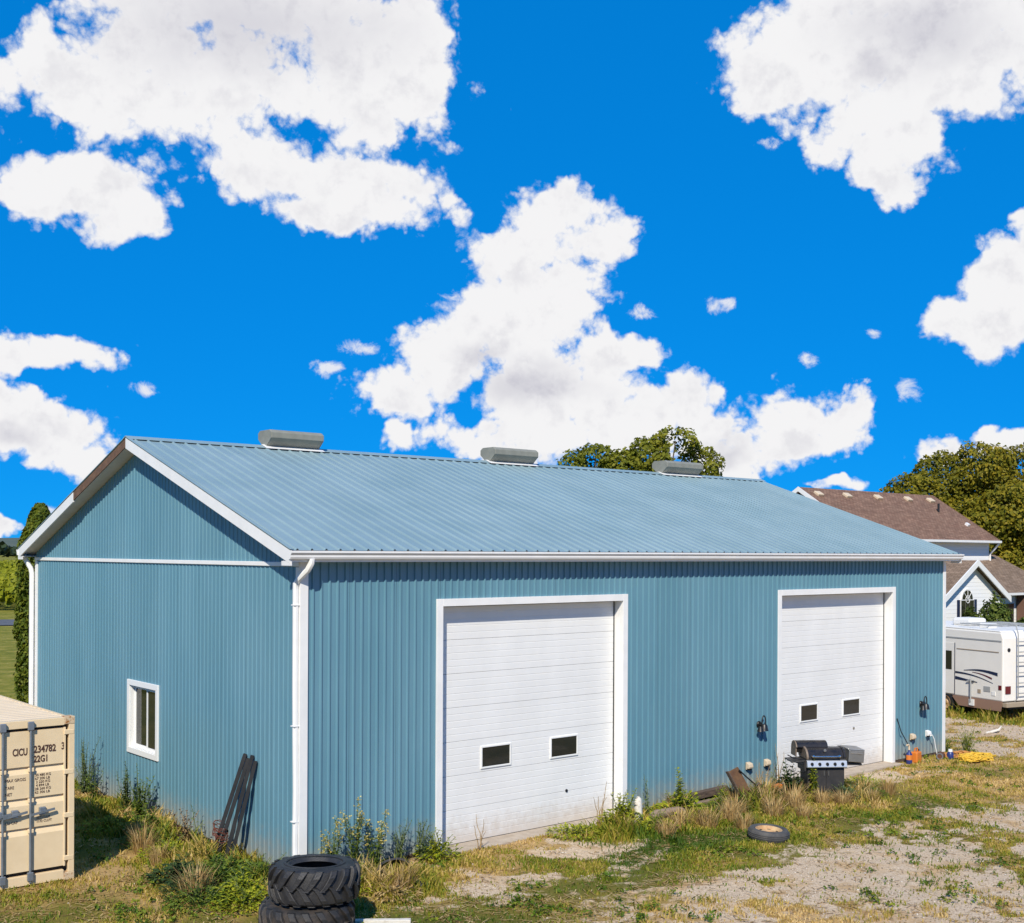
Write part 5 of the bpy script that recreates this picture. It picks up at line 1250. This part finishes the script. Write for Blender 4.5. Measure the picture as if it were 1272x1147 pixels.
# ------------------------------------------------------------------ grass and gravel
def blocked(x, y):
    lx, ly = local(x, y)
    b = (lx > -.02) & (lx < BL+.02) & (ly > -.02) & (ly < BW)
    for (a, c) in DOORS: b |= (lx > a-.1) & (lx < c+.1) & (ly > -.30) & (ly < .1)
    dx, dy = x-cp[0], y-cp[1]; cx_ = dx*U[0]+dy*U[1]; cy_ = dx*V[0]+dy*V[1]
    b |= (cx_ > 0) & (cx_ < CW) & (cy_ > 0) & (cy_ < CL)
    b |= (x-wx)**2+(y-wy)**2 < .36**2
    b |= (x-tx)**2+(y-ty)**2 < .62**2
    return b
def grass():
    r = np.random.default_rng(71); n = 620000
    # more candidates close to the camera
    yv = 13.2*(42/13.2)**r.random(n); half = .47*yv + 1.2; xv = (r.random(n)*2-1)*half
    lx, ly, g, dry, n2, n3 = zones(xv, yv)
    wallf = np.exp(-((ly+1.05)/1.15)**2)*sst(lx,4.6,6.4)*sst(lx,14.8,12.6)
    wallg = np.exp(-((lx+.55)/.75)**2)*sst(ly,-2.0,-1.0)*sst(ly,10.5,9.5)
    corner = np.exp(-((lx-.6)/1.5)**2-((ly+1.0)/.8)**2)
    rvg = sst(lx+.4*(n2-.5), 24.6, 25.6)*sst(ly, 8, 6)
    tall = np.clip(np.maximum.reduce([wallf, wallg, corner, rvg*1.1]), 0, 1)
    dens = np.clip((1-1.15*g), 0.0, 1)*(.14+1.05*sst(n2+.5*(n3-.5), .40, .58)) + .035
    dens = np.maximum(dens, tall*.75)
    left = sst(lx, .5, -1.2)*(1-tall); dens *= 1-.45*left
    bare = sst(fbm(xv*1.7, yv*1.7, 3, 15), .54, .64)*(1-tall); dens *= 1-.8*bare
    keep = (r.random(n) < dens) & ~blocked(xv, yv)
    xv, yv, lx, ly, dry, tall, n3, n2 = [q[keep] for q in (xv, yv, lx, ly, dry, tall, n3, n2)]
    n = len(xv)
    clump = sst(fbm(xv*2.1, yv*2.1, 3, 33), .46, .66)
    h = (.022+.036*r.random(n))*(1+1.2*(n3-.4)) + tall*(.05+.42*clump*r.random(n)**1.5)*(.5+n2)
    an = r.random(n)*2*math.pi; lean = (.25+.7*r.random(n))*h
    w = (.006+.006*r.random(n))*(1+.5*tall)*(yv/18)**.6
    z = gz(xv, yv)
    ca, sa = np.cos(an), np.sin(an); b2 = an + r.normal(size=n)*.8 + 1.57; wx_, wy_ = np.cos(b2)*w, np.sin(b2)*w
    p0 = np.c_[xv-wx_, yv-wy_, z-.01]; p1 = np.c_[xv+wx_, yv+wy_, z-.01]
    mx, my, mz = xv+ca*lean*.35, yv+sa*lean*.35, z+h*.6
    p2 = np.c_[mx+wx_*.8, my+wy_*.8, mz]; p3 = np.c_[mx-wx_*.8, my-wy_*.8, mz]; p4 = np.c_[xv+ca*lean, yv+sa*lean, z+h]
    v = np.stack([p0,p1,p2,p3,p4], 1).reshape(-1,3); b = np.arange(n)*5
    f = np.concatenate([np.c_[b,b+1,b+2], np.c_[b,b+2,b+3], np.c_[b+3,b+2,b+4]])
    t = np.clip(dry - .07 + .75*(fbm(xv*1.5+7, yv*1.5, 3, 61)-.5) + .40*(r.random(n)-.5) + .5*tall*(fbm(xv*1.3, yv*1.3, 3, 44)-.5) + .2*tall*(r.random(n)-.5), 0, 1)
    o = np_mesh('grass', v, f, m_grass, {'tint': np.repeat(t, 5)})
    tag(o, 'patchy green and straw coloured grass over the yard', 'grass', kind='stuff')
grass()
def litter():
    r = np.random.default_rng(91); n = 90000
    yv = 13.2*(38/13.2)**r.random(n); half = .47*yv + 1; xv = (r.random(n)*2-1)*half
    lx, ly, g, dry, n2, n3 = zones(xv, yv)
    keep = (r.random(n) < (.15 + .6*sst(fbm(xv*1.4+5, yv*1.4, 3, 71), .42, .62))*(1-.75*g)) & ~blocked(xv, yv); xv, yv = xv[keep], yv[keep]; n = len(xv)
    an = r.random(n)*6.28; L_ = .03+.07*r.random(n); w = .004+.005*r.random(n); z = gz(xv, yv)+.006+.02*r.random(n); dz = (r.random(n)-.4)*.03
    ca, sa = np.cos(an)*L_, np.sin(an)*L_; wx2, wy2 = -np.sin(an)*w, np.cos(an)*w
    v = np.stack([np.c_[xv-ca-wx2, yv-sa-wy2, z], np.c_[xv-ca+wx2, yv-sa+wy2, z], np.c_[xv+ca+wx2, yv+sa+wy2, z+dz], np.c_[xv+ca-wx2, yv+sa-wy2, z+dz]], 1).reshape(-1,3)
    o = np_mesh('dead_grass', v, np.arange(4*n).reshape(n,4), m_leaf_dry, {'tint': np.repeat(r.random(n), 4)}); tag(o, 'dead straw litter lying over the yard', 'dead grass', kind='stuff')
    # low broad leaved weeds
    m = 5200; yc = 13.4*(36/13.4)**r.random(m); xc = (r.random(m)*2-1)*(.47*yc+1)
    lx, ly, g, dry, n2, n3 = zones(xc, yc)
    keep = (r.random(m) < np.clip(sst(fbm(xc*.8+11, yc*.8, 3, 81), .46, .64)*(1-.9*g)+.008, 0, 1)) & ~blocked(xc, yc); xc, yc = xc[keep], yc[keep]; m = len(xc); k = 16
    rad = (.05+.12*r.random(m))[:,None]; a = r.random((m,k))*6.28; q = r.random((m,k))**.6*rad
    P_ = np.stack([xc[:,None]+np.cos(a)*q, yc[:,None]+np.sin(a)*q, gz(xc, yc)[:,None]+.015+(.02+.07*r.random((m,k)))*(1.2-q/rad)], -1).reshape(-1,3)
    nr = np.stack([np.cos(a)*.5, np.sin(a)*.5, np.ones((m,k))], -1).reshape(-1,3)
    o = leaf_cloud('low_weeds', m_lowweed, P_, nr, .055, np.repeat(r.random(m), k)*.7+.3*r.random(m*k), None, .6, .5, 92); tag(o, 'low broad leaved weeds spread over the turf', 'weeds', kind='stuff')
m_lowweed = foliage('low weed leaves', [(0,(.03,.075,.008)), (.5,(.10,.17,.012)), (1,(.26,.28,.02))], .25)
litter()
def gravel():
    r = np.random.default_rng(81); n = 90000
    yv = 13.2*(38/13.2)**r.random(n); half = .47*yv + 1; xv = (r.random(n)*2-1)*half
    lx, ly, g, dry, n2, n3 = zones(xv, yv)
    keep = (r.random(n) < np.clip(g-.25,0,1)*1.2+.004) & ~blocked(xv, yv); xv, yv = xv[keep], yv[keep]; n = len(xv)
    s = (.007+.018*r.random(n)**3)*(yv/17)**.4
    oc = np.array([(1,0,0),(-1,0,0),(0,1,0),(0,-1,0),(0,0,.7),(0,0,-.5)])
    off = oc[None]*(s[:,None,None])*(.6+.8*r.random((n,6,1))); an = r.random(n)*6.28; c, q = np.cos(an)[:,None], np.sin(an)[:,None]
    v = np.stack([off[...,0]*c-off[...,1]*q+xv[:,None], off[...,0]*q+off[...,1]*c+yv[:,None], off[...,2]+(gz(xv,yv)+s*.3)[:,None]], -1).reshape(-1,3)
    tri = np.array([(0,2,4),(2,1,4),(1,3,4),(3,0,4),(2,0,5),(1,2,5),(3,1,5),(0,3,5)]); f = (np.arange(n)[:,None,None]*6+tri[None]).reshape(-1,3)
    mt = foliage('gravel stones', [(0,(.17,.13,.095)), (.4,(.36,.29,.22)), (.85,(.50,.43,.35)), (1,(.60,.55,.48))], 0.0, .9)
    o = np_mesh('gravel', v, f, mt, {'tint': np.repeat(r.random(n), 6)}); tag(o, 'loose pale gravel stones scattered over the yard', 'gravel', kind='stuff')
gravel()
